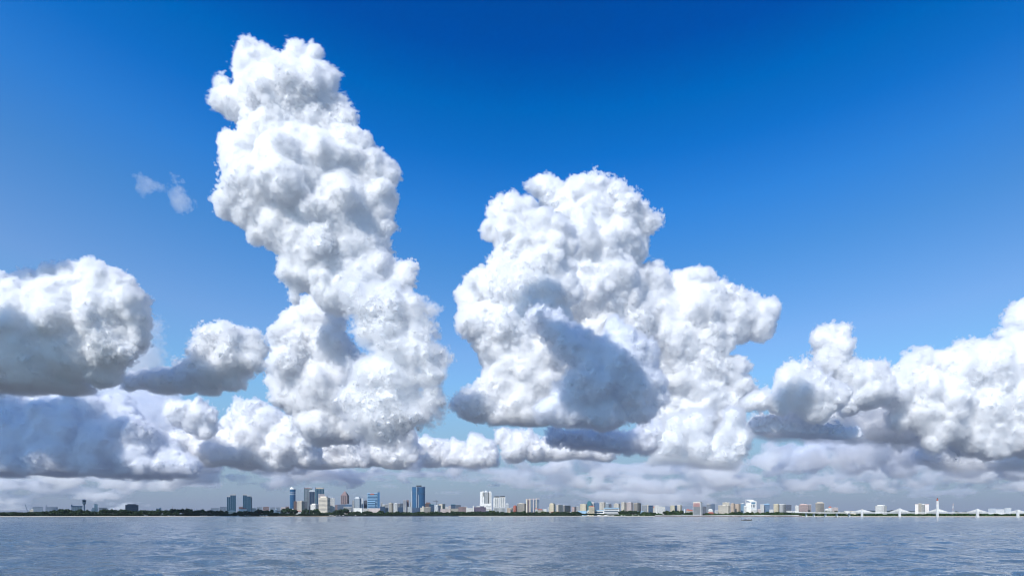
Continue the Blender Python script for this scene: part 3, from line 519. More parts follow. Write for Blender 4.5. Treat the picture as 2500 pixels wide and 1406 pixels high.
SPEC = '''
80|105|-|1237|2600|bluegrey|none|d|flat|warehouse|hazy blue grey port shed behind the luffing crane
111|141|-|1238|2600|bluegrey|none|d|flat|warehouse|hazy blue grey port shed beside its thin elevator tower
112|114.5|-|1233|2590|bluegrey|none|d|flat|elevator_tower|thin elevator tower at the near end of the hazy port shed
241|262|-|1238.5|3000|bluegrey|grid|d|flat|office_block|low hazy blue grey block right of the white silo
306|338|-|1231|2500|dark|grid|n|step|office_block|long dark flat topped block standing over the treetops
381|386|-|1241|2700|white|grid|d|flat|small_building|tiny white building peeping over the trees, left of its pair
387.5|394|-|1239.5|2750|pale|grid|d|step|small_building|tiny pale building with a rooftop hut over the trees
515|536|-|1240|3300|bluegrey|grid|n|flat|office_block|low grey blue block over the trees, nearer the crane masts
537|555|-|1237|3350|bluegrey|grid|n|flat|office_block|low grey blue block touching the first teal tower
583|593|-|1236.5|3300|plum|grid|d|flat|office_block|dark stub of a building between the two teal towers
615|626|-|1240|2900|bright|band|d|flat|office_block|narrow white stacked floor building right of the second teal tower
628|640|-|1237.5|4000|bluegrey|grid|d|flat|apartment_block|low dim block first right of the narrow white stacked building
642|657|-|1236|4100|plum|grid|d|hut|apartment_block|low dim brownish block behind the palace trees
660|672|-|1238|4000|bluegrey|grid|d|flat|apartment_block|low dim block behind the white tower of the palace
674|684|-|1237|4100|bluegrey|grid|d|tank|apartment_block|low dim block with tanks behind the palace roof
686|696|-|1238|3900|rose|grid|d|flat|apartment_block|low pinkish block left of the slim blue tower
697|706|-|1236|3900|plum|grid|d|flat|apartment_block|low dark block touching the foot of the slim blue tower
717|724.5|-|1222|3500|brown|grid|d|hut|apartment_block|dark brown block hugging the slim blue tower
725|744|736.5|1221.5|3450|sand|grid|d|hut|apartment_block|tan mid rise block between slim blue tower and glass twins
740|750|-|1225|3600|dark|grid|d|flat|office_block|dark block in front of the left glass twin
758|778|770|1230|3400|bright|grid|d|step|office_block|white low block before the arched top tower
818|824|-|1231|3700|plum|grid|d|hut|apartment_block|small brownish block left of the spired brown tower
806|817|-|1214|3420|white|grid|d|tank|apartment_block|white gridded block just right of the big cream apartments
824|840|-|1231|3500|bluegrey|band|n|flat|office_block|low blue grey block at the left foot of the spired tower
841|859|-|1229.5|3550|bluegrey|curtain|b|hut|office_block|low blue glazed block at the right foot of the spired tower
839|858.6|-|1237|3350|white|fins|d|flat|office_block|low white block with a row of dark upright slots
865|882|878|1214|3600|pale|fins|t|step|office_tower|dark green glazed tower with a rooftop box left of the wide blue tower
882.5|886.5|-|1216|3650|pale|none|d|flat|lift_shaft|slender pale shaft beside the dark green glazed tower
888|897|-|1220|3650|dark|grid|d|hut|apartment_block|dark grey block between the slender shaft and the wide blue tower
860|866|-|1221|3700|grey|balcony|d|flat|apartment_block|thin grey stacked balcony block left of the green glazed tower
863|884|-|1240|3300|bright|none|d|flat|market_hall|long low white roofed hall below the dark green glazed tower
885|900|-|1241|3280|white|grid|d|flat|market_hall|low white roofed hall left of the pinkish hall
900|928|-|1240.5|3270|rose|none|d|flat|market_hall|wide pinkish low hall below the wide blue tower
928|940|-|1236|3500|navy|grid|n|flat|office_block|low navy block right of the wide blue tower
930|934|-|1226|3900|grey|grid|d|flat|apartment_block|grey sliver of a block behind the wide blue tower
934|940.5|-|1231|3900|bright|grid|d|flat|apartment_block|small bright white block behind the navy one
940|948|-|1229.5|3600|grey|grid|d|hut|apartment_block|small grey block before the brown topped white pair
949|960.5|956|1226|3450|cream|fins|d|tank|apartment_block|cream block with dark strips and a brown topped roof
961|969.5|-|1227|3440|bright|grid|d|hut|apartment_block|white block right of the cream one with dark strips
970|977|-|1229|3700|grey|fins|d|flat|apartment_block|plain grey block left of the rooftop mast
977|984|-|1226.5|3700|bluegrey|fins|d|hut|apartment_block|grey blue block carrying the rooftop mast
972|984|-|1238|3400|navy|grid|n|flat|office_block|low navy block before the plain grey block
984.5|991.5|-|1220.5|3500|dark|balcony|w|flat|apartment_block|slender dark and white banded block, left of the slender pair
992.6|998|-|1220.5|3520|plum|grid|d|flat|apartment_block|slender plain dark block, right of the slender pair
1001|1006|-|1225.5|3600|grey|balcony|d|flat|apartment_block|grey stacked balcony block touching the round blue tower
995|1005.5|-|1237|3350|pale|grid|d|flat|office_block|low pale block at the left foot of the round blue tower
1026.5|1029.5|-|1239|3290|cream|none|d|flat|stair_tower|short cream stair tower before the round blue tower
1030.8|1034|-|1235.5|3290|cream|none|d|flat|stair_tower|tall cream stair tower before the round blue tower
1034|1051.5|-|1237|3300|sand|fins|d|hut|apartment_block|cream framed low block with dark middle right of the stair towers
1038|1052|-|1227|3700|brown|band|d|step|office_block|dark brown domed block right of the round blue tower
1048|1060|-|1231|3350|teal|curtain|n|flat|office_block|dark teal cube right of the brown domed block
1060.5|1076|1069|1232|3320|pale|grid|d|hut|apartment_block|grey white block with a shaded side right of the dark teal cube
1068|1087|1080|1230|3500|cream|grid|d|flat|apartment_block|cream block under the tower crane
1075|1097|-|1242|3300|rose|grid|d|flat|school|long low pinkish building behind the shore trees
1087|1094|-|1236|3700|white|grid|d|hut|apartment_block|small white block behind the long pinkish building, left one
1095|1101|-|1235|3700|rose|grid|d|flat|apartment_block|small rosy block left of the dark green glazed pair
1101|1112|-|1231|3500|teal|curtain|n|flat|office_block|dark green glazed block, left of the joined pair
1112.5|1125|-|1232.5|3500|dark|grid|t|flat|office_block|dark grey green block, right of the joined pair
1098|1119|-|1241.5|3290|sand|grid|d|flat|school|low beige building before the dark green glazed pair
1119|1138|-|1236|3400|plum|grid|d|tank|apartment_block|low dark plum block left of the small white rooftops
1130|1141|-|1235.5|3700|white|grid|d|tank|apartment_block|small white block rising behind the dark plum block
1139|1154|-|1240|3500|bright|grid|d|flat|apartment_block|low white block left of the thin white stack
1154.5|1157|-|1234|3450|white|none|d|flat|water_stack|thin white upright stack left of the plum construction block
1157|1186|-|1238|3300|purple|grid|n|flat|apartment_block|wide dark plum unfinished block before the tall white hotel
1163|1171|-|1234.5|3550|white|grid|d|hut|apartment_block|small white block at the left foot of the tall white hotel
1234.5|1242|-|1229|3600|pale|grid|d|step|apartment_block|small pale stepped block right of the white double tower
1238|1246|-|1240|3300|orange|grid|d|flat|apartment_block|low orange block, left of two by the brick red slab
1246.5|1252.5|-|1239|3320|cream|fins|d|flat|apartment_block|low cream block left of the brick red slab
1253|1262|1259|1234|3350|red|grid|d|step|apartment_block|brick red slab with a pink top
1262.5|1288|1280|1227.5|3350|cream|fins|d|hut|apartment_block|broad cream block with upright grooves left of the dark many finned tower
1306|1312|-|1242|3250|white|grid|d|pitch|villa|white villa under the dark many finned tower
1313|1325|-|1244|3200|sand|grid|d|pitch|villa|beige villa among the trees right of the dark finned tower
1326|1335|-|1242|3300|bright|grid|d|flat|villa|white flat roofed villa left of the round roofed cream block
1337|1342|-|1238|3500|pale|grid|d|flat|apartment_block|small pale sliver left of the round roofed cream block
1341|1356|1351.5|1229|3250|yellow|grid|d|step|apartment_block|cream yellow block with a rounded brown cap
1358|1374|1363|1231|3200|cream|grid|d|hut|apartment_block|beige block with one wide shaded grey side and a peaked hut
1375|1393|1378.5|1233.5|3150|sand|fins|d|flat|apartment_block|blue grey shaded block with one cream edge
1396|1407|1402|1237|3100|pink|grid|d|flat|apartment_block|small pink block between shaded block and yellow blocks
1343|1368|-|1250|3020|bright|grid|d|pitch|villa|white villa with open terraces down by the shore
1376|1406|-|1249.5|2980|white|band|n|flat|office_block|long low white roofed building with a dark front by the shore
1407|1415|-|1235|3200|grey|grid|d|hut|apartment_block|small grey block left of the yellow gabled blocks
1416|1433.5|1430|1229|3050|yellow|grid|d|tank|apartment_block|bright yellow block left of the teal slab
1433.5|1444|-|1224|3100|teal|none|t|step|office_block|plain teal slab rising among yellow blocks
1437|1451|-|1236|2950|yellow|grid|d|pitch|apartment_block|yellow gabled block in front of the teal slab
1443.5|1450|-|1226|3120|bright|grid|d|flat|apartment_block|white block between the teal slab and the blue grey one
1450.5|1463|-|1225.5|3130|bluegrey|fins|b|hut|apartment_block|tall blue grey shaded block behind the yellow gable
1463.5|1478|1475|1226|3050|cream|grid|d|flat|apartment_block|cream block with a pink roof edge above the white institute
1478.5|1486|-|1228|3050|pale|fins|t|flat|apartment_block|grey green slab above the white institute
1486.5|1493|-|1229|3100|dark|grid|d|hut|apartment_block|dark block with a pale rooftop above the institute roof
1498.5|1514|1510|1228|3000|cream|grid|d|hut|apartment_block|cream tower behind the right end of the institute
1516.5|1528|1524|1224.5|2950|cream|grid|d|tank|apartment_block|tall cream tower, left of the tight trio
1528.6|1545|1541|1225|2950|rose|grid|d|hut|apartment_block|tall pinkish cream tower, middle of the tight trio
1546.5|1565|1556|1226|2950|sand|fins|d|tank|apartment_block|tall cream and dark sided tower, right of the tight trio
1567|1579|-|1232|2900|white|fins|n|flat|office_block|white block striped with dark blue glass
1579.5|1584|-|1231|2950|cream|grid|d|hut|apartment_block|narrow cream block left of the navy glass cube
1583|1594|-|1233.6|2800|navy|curtain|n|flat|office_block|plain navy glass cube
1594|1599|-|1238|2850|cream|grid|d|pitch|apartment_block|small cream block right of the navy glass cube
1598|1610|-|1232.5|2720|bright|grid|d|tank|apartment_block|white taller rear wing of the gridded apartments
1604|1623.5|-|1235.5|2620|bright|grid|d|tank|apartment_block|white apartments with a strong window grid at the water's edge
1552|1572|-|1248|2680|skyblue|band|d|flat|school|long low pale green walled building by the sea wall
1636|1647|-|1233|2700|yellow|grid|t|hut|apartment_block|yellow cream block, left of the pair with navy glass between
1646.5|1653|-|1233.5|2720|navy|curtain|n|flat|office_block|narrow navy glass block wedged between cream blocks
1653.5|1665|1661|1233|2650|cream|grid|d|flat|apartment_block|cream block right of the narrow navy glass block
1680|1692|-|1246|2400|rose|grid|d|pitch|villa|low red roofed villa left of the banded tower
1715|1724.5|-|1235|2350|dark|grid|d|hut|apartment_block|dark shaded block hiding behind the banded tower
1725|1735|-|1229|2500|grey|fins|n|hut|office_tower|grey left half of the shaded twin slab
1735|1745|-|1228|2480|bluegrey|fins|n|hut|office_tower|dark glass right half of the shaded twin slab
1729|1740|-|1243|2250|bright|grid|d|step|villa|white villa below the shaded twin slab
1728|1742|-|1251|2150|red|grid|d|pitch|villa|red roofed house on the sea front
1745|1753|-|1246|2300|white|grid|d|flat|villa|low white house left of the cream castle block
1764|1781|-|1225|2450|cream|grid|d|tank|apartment_block|upper rear wing of the cream castle block
1753|1783|1778|1232|2300|cream|grid|d|tank|apartment_block|big cream castle like block on the sea front
1783.7|1794|1791|1227.5|2400|orange|grid|d|hut|apartment_block|orange cream tower right beside the castle block
1794.5|1808|1803|1229|2420|orange|grid|d|tank|apartment_block|orange cream tower, second right of the castle block
1808.3|1817|-|1227|2450|white|curtain|l|tank|apartment_block|white block with pale green glass left of the slanted frame
1816|1822|-|1234|2300|bright|grid|d|hut|apartment_block|small white block before the slanted frame tower
1822.5|1828|-|1231|2350|cream|grid|d|flat|apartment_block|narrow cream block under the slanted frame
1834|1848|-|1242.5|2120|bright|balcony|d|flat|apartment_block|white stacked balcony block at the foot of the slanted frame
1849|1857|-|1243|2300|rose|grid|d|flat|villa|low rosy house right of the slanted frame tower
1856|1865.5|-|1231.5|2350|bright|grid|d|flat|apartment_block|white block joined to the pale blue glass one
1865|1879|-|1228.5|2360|skyblue|curtain|b|hut|office_block|blue grey glass block with a curved roof
1878|1888|-|1244|2300|bright|grid|d|flat|villa|row of low white houses right of the glass block
1888.6|1902|1899|1229|2300|yellow|grid|d|hut|apartment_block|yellow cream tower with a red brown cap
1902.5|1919|1914|1230.5|2280|bright|fins|d|flat|apartment_block|white block with upright stripes beside the yellow cream tower
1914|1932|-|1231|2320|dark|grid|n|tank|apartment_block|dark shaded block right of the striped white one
1920|1934|-|1247|2050|bright|band|d|flat|villa|long low white house on the sea front, left one
1935|1949|-|1248|2030|white|grid|d|flat|villa|low white house on the sea front before the red framed block
1941|1950|-|1233|2250|bright|grid|d|hut|apartment_block|white block left of the red framed unfinished block
1950.5|1973|-|1230.5|2200|pink|band|d|step|apartment_block|unfinished block with red and white floor bands
1963.5|1969|-|1228.5|2260|teal|none|t|flat|stair_tower|teal stair tower behind the red banded unfinished block
1970.5|1980.5|-|1231.5|2230|rose|fins|d|flat|apartment_block|white and rose striped block right of the unfinished one
1991|2012|-|1226|2150|sand|fins|d|step|apartment_block|tall sand coloured tower above the start of the bridge
2014|2022|-|1241|2100|bright|grid|d|hut|apartment_block|bright white block, left of two beside the sand tower
2022.5|2030|-|1238.5|2120|bright|grid|d|pitch|apartment_block|bright white gabled block right of the sand tower
2031|2046|-|1237.5|2250|rose|grid|d|tank|apartment_block|low dusty pink block above the bridge approach
2061|2075|-|1247|2300|bright|grid|d|flat|villa|low white house above the deck, left of two
2076|2090|-|1247.5|2300|cream|grid|d|flat|villa|low cream house above the deck by the first pylon
2137|2165|2158|1233|2200|bright|grid|d|step|apartment_block|white arched apartment block between first and second pylon
2234|2242|-|1230.5|2200|rose|fins|w|flat|apartment_block|rose wing at the left of the striped tower group
2242.3|2250|-|1229|2180|cream|fins|d|flat|apartment_block|cream slice of the striped tower group
2250.3|2258|-|1229|2180|bright|fins|d|hut|apartment_block|white slice of the striped tower group
2258.3|2268|-|1230.5|2200|pink|fins|w|flat|apartment_block|rose wing at the right of the striped tower group
2413|2431|-|1239|2100|bluegrey|grid|w|hut|office_block|navy and white block, left of the long low group
2431.5|2452|-|1240.5|2120|bluegrey|band|w|hut|office_block|navy and white block, middle of the long low group
2452.5|2469|-|1239|2100|bluegrey|grid|w|flat|office_block|navy and white block, right of the long low group
1675|1683|-|1245|2600|sand|grid|d|pitch|villa|small tan house right of the white water tower
217|228|-|1253.5|2080|pale|none|d|flat|beach_shed|low pale shed under the trees left of the white silo
239|252|-|1251.5|2100|white|band|d|flat|beach_shed|low white shed under the trees right of the white silo
47|70|-|1255.3|1900|pale|none|d|flat|jetty_shed|long low white roofed shed at the tip of the land
583|602|-|1242|2800|bright|none|d|pitch|villa|white roofed house below the second teal tower
718.5|736|-|1247.5|3050|white|grid|d|pitch|villa|small white house right of the palace
1411|1432|-|1247|3010|skyblue|none|d|flat|warehouse|low shed with a bright blue roof left of the institute
'''
BG = {}
for ln in SPEC.strip().split('\n'):
    a = ln.split('|'); x0, x1 = float(a[0]), float(a[1]); xs = None if a[2] == '-' else float(a[2])
    gl = a[7]
    w = a[5]
    grp = 'city buildings behind the far shore' if x0 > 560 else 'low buildings along the port shore'
    rt, w_, d_, H_ = tower(a[10], x0, x1, xs, float(a[3]), float(a[4]), w, a[6], gl, a[8], a[9], a[9].replace('_', ' ') if a[9] not in ('apartment_block', 'office_block', 'office_tower') else 'building', grp)
    BG[a[10]] = (rt, w_, d_, H_)

def base(label, name, px0, px1, Y, theta=0, cat='building', group='city buildings behind the far shore', z=LAND_Z, face=True):
    pc = (px0+px1)/2; al = math.atan((pc-1250)/F) if face else 0
    u = Y/F*(math.cos(al) if face else 1)
    return empty(name, g(pc, Y, z), -al-math.radians(theta), label, cat, group), u
def hz(py, Y): return (YH-py)/F*Y+CH-LAND_Z

# two teal towers
def teal_tower(label, px0, px1, prof, Y):
    r, u = base(label, 'office_tower', px0, px1, Y, group='twin teal glass towers')
    pc = (px0+px1)/2; d = 26
    gl = Parts('glazing', GLASS['t'], r); mb = Parts('cornice', MW['grey'], r)
    for (a, b_, top, dd) in prof:
        xa, xb = (a-pc)*u, (b_-pc)*u; h = hz(top, Y)
        MB().box(xa, xb, -d/2+dd, d/2, 0, h-5).build('wall', MW['navy'], r)
        gl.box(xa+.8, xb-.8, -d/2+dd-.25, d/2+.2, 5, h-9)
        mb.box(xa-.2, xb+.2, -d/2+dd-.5, d/2+.3, h-5, h)
        n = max(2, round((b_-a)/4))
        for k in range(n+1):
            x = xa+(xb-xa)*k/n; MB().box(x-.55, x+.55, -d/2+dd-.8, -d/2+dd+.1, 0, h-5.1).build('pier', MW['bluegrey'], r)
teal_tower('first of two teal glass towers, its right half taller than its left', 554, 576, [(554, 562, 1210, 4), (562.2, 576, 1206, 0)], 3350)
teal_tower('second of two teal glass towers, its left shoulder the higher', 593, 615.5, [(593, 603, 1206, 4), (603.2, 612.5, 1208.5, 0), (612.6, 615.5, 1212, 3)], 3350)

# slim blue tower with the slanted white crown
r, u = base('slim curved blue glass tower with a slanted white crown', 'office_tower', 707.5, 721.6, 3600)
Y = 3600; H = hz(1194, Y); w = 14.1*u/2
def tw(z): return w*(1-.10*max(0, (1-z/(H*.55))))
MB().cyl(0, 0, [(tw(z), z) for z in np.linspace(14, H, 12)], 24, 1, .8).build('glazing', GLASS['b'], r)
MB().cyl(0, 0, [(tw(0)*.98, 0), (tw(0)*.98, 13.9)], 24, 1, .8).build('podium', MW['white'], r)
for z in (hz(1202.3, Y), hz(1206.8, Y)): MB().cyl(0, 0, [(tw(z)*1.04, z-.9), (tw(z)*1.04, z+.9)], 24, 1, .82).build('white_band', MW['bright'], r)
for z in (24, 34, 44, 54, 84, 96): MB().cyl(0, 0, [(tw(z)*1.015, z-.25), (tw(z)*1.015, z+.25)], 24, 1, .81).build('floor_line', MW['blue'], r)
m_ = MB(); n = 24; zt = hz(1186, Y)
ring = lambda f, s: [(w*s*math.cos(2*math.pi*i/n), w*.8*s*math.sin(2*math.pi*i/n), f(math.cos(2*math.pi*i/n))) for i in range(n)]
m_.loft([ring(lambda c: H+.1, 1.02), ring(lambda c: H+4, .98), ring(lambda c: zt-7+(-c)*4.5-abs(c+.3)*3, .55)]); m_.build('crown', MW['bright'], r)

# glass twins with horns, arched tower in front
def horn_tower(label, px0, px1, top, Y, roofm, group):
    r, u = base(label, 'office_tower', px0, px1, Y, group=group)
    w = (px1-px0)*u; H = hz(top, Y); d = 40
    MB().box(-w/2, w/2, -d/2, d/2, 0, H-7).build('wall', MW['teal'], r)
    MB().box(-w/2+2, w/2-2, -d/2-.3, d/2, 6, H-9).build('glazing', GLASS['g'] if 'left' in label else GLASS['t'], r)
    for z in (H*.62, H*.5): MB().box(-w/2-.2, w/2+.2, -d/2-.6, d/2, z-.8, z+.8).build('string_course', MW['dark'], r)
    for k in range(1, 6): MB().box(-w/2+w*k/6-.35, -w/2+w*k/6+.35, -d/2-.5, -d/2-.1, 6, H-9).build('pier', MW['pale'], r)
    MB().poly([(-w/2+2.5, H-7), (w/2-2.5, H-7), (w/2-2.5, H-4), (0, H-.5), (-w/2+2.5, H-2.5)], -d/2+1, d/2-1).build('roof', MW[roofm], r)
    for s in (-1, 1): MB().box(s*(w/2-1.4)-1.4, s*(w/2-1.4)+1.4, -d/2-.4, -d/2+8, H-8, H+1.5).build('horn', MW['dark'], r)
horn_tower('left of two tall grey green glass twins with corner horns', 742, 762.5, 1190, 3800, 'plum', 'tall glass twins with horned corners')
horn_tower('right of two tall glass twins, with an orange lit roof', 769.6, 791.4, 1190, 3800, 'orange', 'tall glass twins with horned corners')
r, u = base('dark glass tower with a white arched top between the glass twins', 'office_tower', 754.5, 769, 3650)
Y = 3650; w = 14.5*u; H = hz(1200, Y); d = 24
MB().box(-w/2, w/2, -d/2, d/2, 0, H).build('wall', MW['dark'], r)
for k in range(-1, 2): MB().box(k*w*.28-w*.1, k*w*.28+w*.1, -d/2-.3, d/2, 5, H-1).build('glass_strip', GLASS['n'], r)
arc = [(w*.5*math.cos(a), H+(hz(1195, Y)-H)*math.sin(a)) for a in np.linspace(math.pi, 0, 13)]
MB().poly(arc[::-1], -d/2-.4, d/2+.2).build('arched_top', MW['pale'], r)
r, u = base('tall pinkish slab standing before the right glass twin', 'apartment_block', 777, 792.5, 3650)
w = 15.5*u; H = hz(1206, 3650)
MB().box(-w/2, w/2, -9, 9, 0, H).build('wall', MW['rose'], r)
windows(Parts('window', GLASS['t'], r), w, 18, 4, H-2, 'grid', 16, 6, 1)
# big cream apartments
tower('big cream apartment block with rows of windows and a dark right side', 778, 806, 799, 1213, 3350, 'cream', 'grid', 'd', 'step', rows=13)

# spired brown tower
r, u = base('dark brown stepped tower with a pointed spire', 'office_tower', 832, 852, 3750, 20)
Y = 3750; w = 17*u
for (s, a, b_) in ((1, 0, hz(1208, Y)), (.72, hz(1208, Y)-.1, hz(1204, Y)), (.42, hz(1204, Y)-.1, hz(1201, Y))):
    MB().box(-w/2*s, w/2*s, -w/2.4*s, w/2.4*s, a, b_).build('wall', MW['plum'], r)
for k in (-.3, 0, .3): MB().box(w*k-w*.07, w*k+w*.07, -w/2.4-.3, w/2.4+.3, 4, hz(1209, Y)).build('glass_strip', GLASS['d'], r)
for k in (-.2, .2): MB().box(w/2-.5, w/2+.3, w*k-w*.06, w*k+w*.06, 4, hz(1209, Y)).build('glass_strip', GLASS['d'], r)
MB().cyl(0, 0, [(w*.16, hz(1201, Y)-.1), (w*.1, hz(1199.5, Y)), (.8, hz(1198, Y)), (.3, hz(1194.5, Y))], 8).build('spire', MW['plum'], r)

# wide blue tower
r, u = base('wide bright blue glass tower with pale floor lines and a dark crown sign', 'office_tower', 897, 927, 3500)
Y = 3500; pc = 912; X = lambda p: (p-pc)*u; d = 30; H = hz(1203.5, Y)
MB().box(X(897), X(921.5), -d/2, d/2, 0, H).build('wall', MW['skyblue'], r)
MB().box(X(921.6), X(927), -d/2+3, d/2, 0, hz(1201, Y)).build('side_wing', MW['blue'], r)
MB().box(X(924.5), X(925.7), -d/2+3.2, -d/2+5, hz(1201, Y)-.1, hz(1198, Y)).build('mast', MW['dark'], r)
for k in range(15):
    z = 4+(H-6)*k/15; MB().box(X(897.6), X(921), -d/2-.25, d/2+.1, z+.8, z+.8+(H-6)/15*.62).build('window_band', GLASS['b'], r)
MB().box(X(904), X(913.5), -d/2-.8, -d/2-.3, hz(1207.5, Y), hz(1204.4, Y)).build('rooftop_sign', MW['red'], r)
MB().box(X(897), X(916), -d/2-5, -d/2-.6, 0, hz(1223, Y)).build('front_wing', MW['skyblue'], r)
for k in range(8):
    z = 4+(hz(1223, Y)-5)*k/8; MB().box(X(897.6), X(915.4), -d/2-5.25, -d/2-4, z+.8, z+.8+(hz(1223, Y)-5)/8*.6).build('window_band', GLASS['b'], r)

# rooftop mast
r, u = base('thin rooftop mast on the grey blue block', 'radio_mast', 976, 977.5, 3650, cat='mast', group=None)
MB().bar((0, 0, 60), (0, 0, hz(1220, 3650)), .5).build('pole', MW['dark'], r)
MB().bar((0, 0, 0), (0, 0, 60.2), 1.0).build('base_pole', MW['dark'], r)

# round blue tower
r, u = base('tallest round fronted blue glass tower with a dark mid band', 'office_tower', 1006, 1038, 3500)
Y = 3500; w = 32*u/2; H = hz(1188.5, Y); zb = hz(1239, Y)
pts = [(w*math.cos(a), -w*.62*max(0, math.sin(a))**.8) for a in np.linspace(math.pi, 0, 21)]; pts += [(w, 22), (-w, 22)]
lo = lambda z, s=1.0: [(x*s, y*s, z) for x, y in pts]
MB().loft([lo(zb, 1), lo(H, 1)]).build('glazing', GLASS['b'], r)
MB().loft([lo(0, 1.01), lo(zb-.05, 1.01)]).build('podium', MW['navy'], r)
for z, t_ in [(hz(1205, Y), 1.6)]: MB().loft([lo(z-t_, 1.012), lo(z+t_, 1.012)]).build('dark_band', MW['navy'], r)
for k in range(1, 22):
    z = zb+(H-zb)*k/22; MB().loft([lo(z-.28, 1.006), lo(z+.28, 1.006)]).build('floor_line', MW['blue'], r)
MB().loft([lo(H+.02, 1.015), lo(H+2.2, 1.015)]).build('parapet', MW['bluegrey'], r)
MB().box(-w*.35, w*.45, -8, 12, H+2.1, hz(1184.5, Y)).build('plant_room', MW['black'], r)
for x0_, x1_, z0_, z1_, mm in ((-w*.28, -w*.02, hz(1199.5, Y), hz(1190, Y), 'navy'), (-w*.22, -w*.08, zb+4, hz(1207, Y), 'navy'), (-w*.32, -w*.27, zb, H, 'pale'), (-w*.015, w*.03, zb, hz(1208, Y), 'pale')):
    MB().box(x0_, x1_, -w*.66, -w*.4, z0_, z1_).build('front_recess', MW[mm], r)
MB().box(-w-3, -w-.2, -3, 6, 0, hz(1198, Y)).build('side_fin', MW['pale'], r)

# tower crane
r, u = base('tower crane with a level jib above the cream block', 'tower_crane', 1057, 1070, 3480, cat='crane', group=None)
Y = 3480; pc = 1063.5; X = lambda p: (p-pc)*u
MB().bar((X(1066), 0, 0), (X(1066), 0, hz(1220.5, Y)), 1.0, 4).build('mast', MW['dark'], r)
MB().bar((X(1057), 0, hz(1222.8, Y)), (X(1070), 0, hz(1223.3, Y)), .8, 4).build('jib', MW['dark'], r)
MB().box(X(1067.5), X(1070), -1, 1, hz(1225, Y), hz(1223.6, Y)).build('counterweight', MW['dark'], r)
MB().bar((X(1066), 0, hz(1220.5, Y)), (X(1058.5), 0, hz(1222.6, Y)), .3, 4).build('tie_bar', MW['dark'], r)

# tall white hotel
r, u = base('tall white hotel tower with a big glazed centre', 'hotel_tower', 1172, 1199.7, 3350)
Y = 3350; pc = 1185.8; X = lambda p: (p-pc)*u; d = 30
H = hz(1201, Y); zl = hz(1229, Y)
MB().box(X(1172), X(1199.7), -d/2, d/2, zl, H).build('wall', MW['bright'], r)
MB().box(X(1171.3), X(1199.9), -d/2-1.5, d/2, 0, zl-.05).build('podium', MW['bright'], r)
MB().box(X(1181.5), X(1192.3), -d/2-.6, -d/2+1, zl+1.5, hz(1201.5, Y)).build('centre_glazing', GLASS['g'], r)
for k in range(1, 11):
    z = zl+1.5+(H-zl-3)*k/11; MB().box(X(1182.4), X(1192.2), -d/2-.8, -d/2-.5, z-.45, z+.45).build('floor_line', MW['white'], r)
for k in range(1, 6): x = X(1182.4+k*1.65); MB().box(x-.35, x+.35, -d/2-.9, -d/2-.55, zl+1.5, H-2).build('mullion', MW['white'], r)
mb = Parts('window', GLASS['d'], r); MB().box(X(1180), X(1181.4), -d/2-1, -d/2, hz(1211, Y), H-1).build('dark_reveal', MW['black'], r); MB().box(X(1192.4), X(1193.6), -d/2-1, -d/2, zl+1, H-1).build('dark_reveal', MW['black'], r)
for k in range(16):
    z = zl+2+(H-zl-4)*k/16
    for p in (1178, 1195.2, 1197.3): mb.box(X(p)-.9, X(p)+.9, -d/2-.15, -d/2+.5, z, z+1.7)
for p in (1174.5, 1179, 1196): MB().box(X(p)-3, X(p)+3, -d/2+1, d/2-2, H-.05, H+(5 if p != 1174.5 else 3)).build('roof_block', MW['bright'], r)
MB().cyl(X(1187), 0, [(8, H-.05), (8, H+4.5), (5, H+8)], 14).build('roof_dome', MW['pale'], r)
for k in range(3): z = 20+k*11; MB().box(X(1172), X(1182), -d/2-1.9, -d/2-1.4, z, z+4.5).build('window_band', GLASS['n'], r)
for k in range(6):
    for j in range(6): mb.box(X(1186.5+j*2.1)-1, X(1186.5+j*2.1)+1, -d/2-1.8, -d/2-1.4, 8+k*7.5, 11+k*7.5)

# white double tower
r, u = base('white double tower with two dark slab roofs', 'apartment_tower', 1204.5, 1234, 3350)
pc = 1219.25; Y = 3350
MB().box(X(1171.3)*0+(1204.5-pc)*u, (1233.5-pc)*u, -14, 14, 0, hz(1239, Y)).build('podium', MW['bright'], r)
windows(Parts('glass_strip', GLASS['g'], r), 28.5*u, 29, 3, hz(1239.5, Y), 'fins', 1, 10, 6)
for a, b_, t_, r0, r1 in ((1206, 1219, 1213.5, 1207, 1219), (1220, 1233.5, 1213, 1221, 1232.5)):
    x0_, x1_ = (a-pc)*u, (b_-pc)*u; h0, h1 = hz(1238, Y), hz(t_, Y)
    MB().box(x0_, x1_, -12, 12, h0, h1).build('wall', MW['bright'], r)
    for k in range(10):
        z = h0+2+(h1-h0-5)*k/10; MB().box(x0_+1.5, x1_-1.5, -12.3, -11, z, z+(h1-h0)/10*.5).build('window_band', GLASS['g'], r)
    for q in (.12, .5, .88): xx = x0_+(x1_-x0_)*q; MB().box(xx-1, xx+1, -12.8, -11.5, h0, h1-1).build('pier', MW['bright'], r)
    MB().box((r0-pc)*u, (r1-pc)*u, -13, 13, h1+.02, h1+5).build('roof_slab', MW['black'], r)
MB().box((1204.5-pc)*u, (1206-pc)*u, -11, 11, hz(1238, Y), hz(1216, Y)).build('side_wall', MW['white'], r)

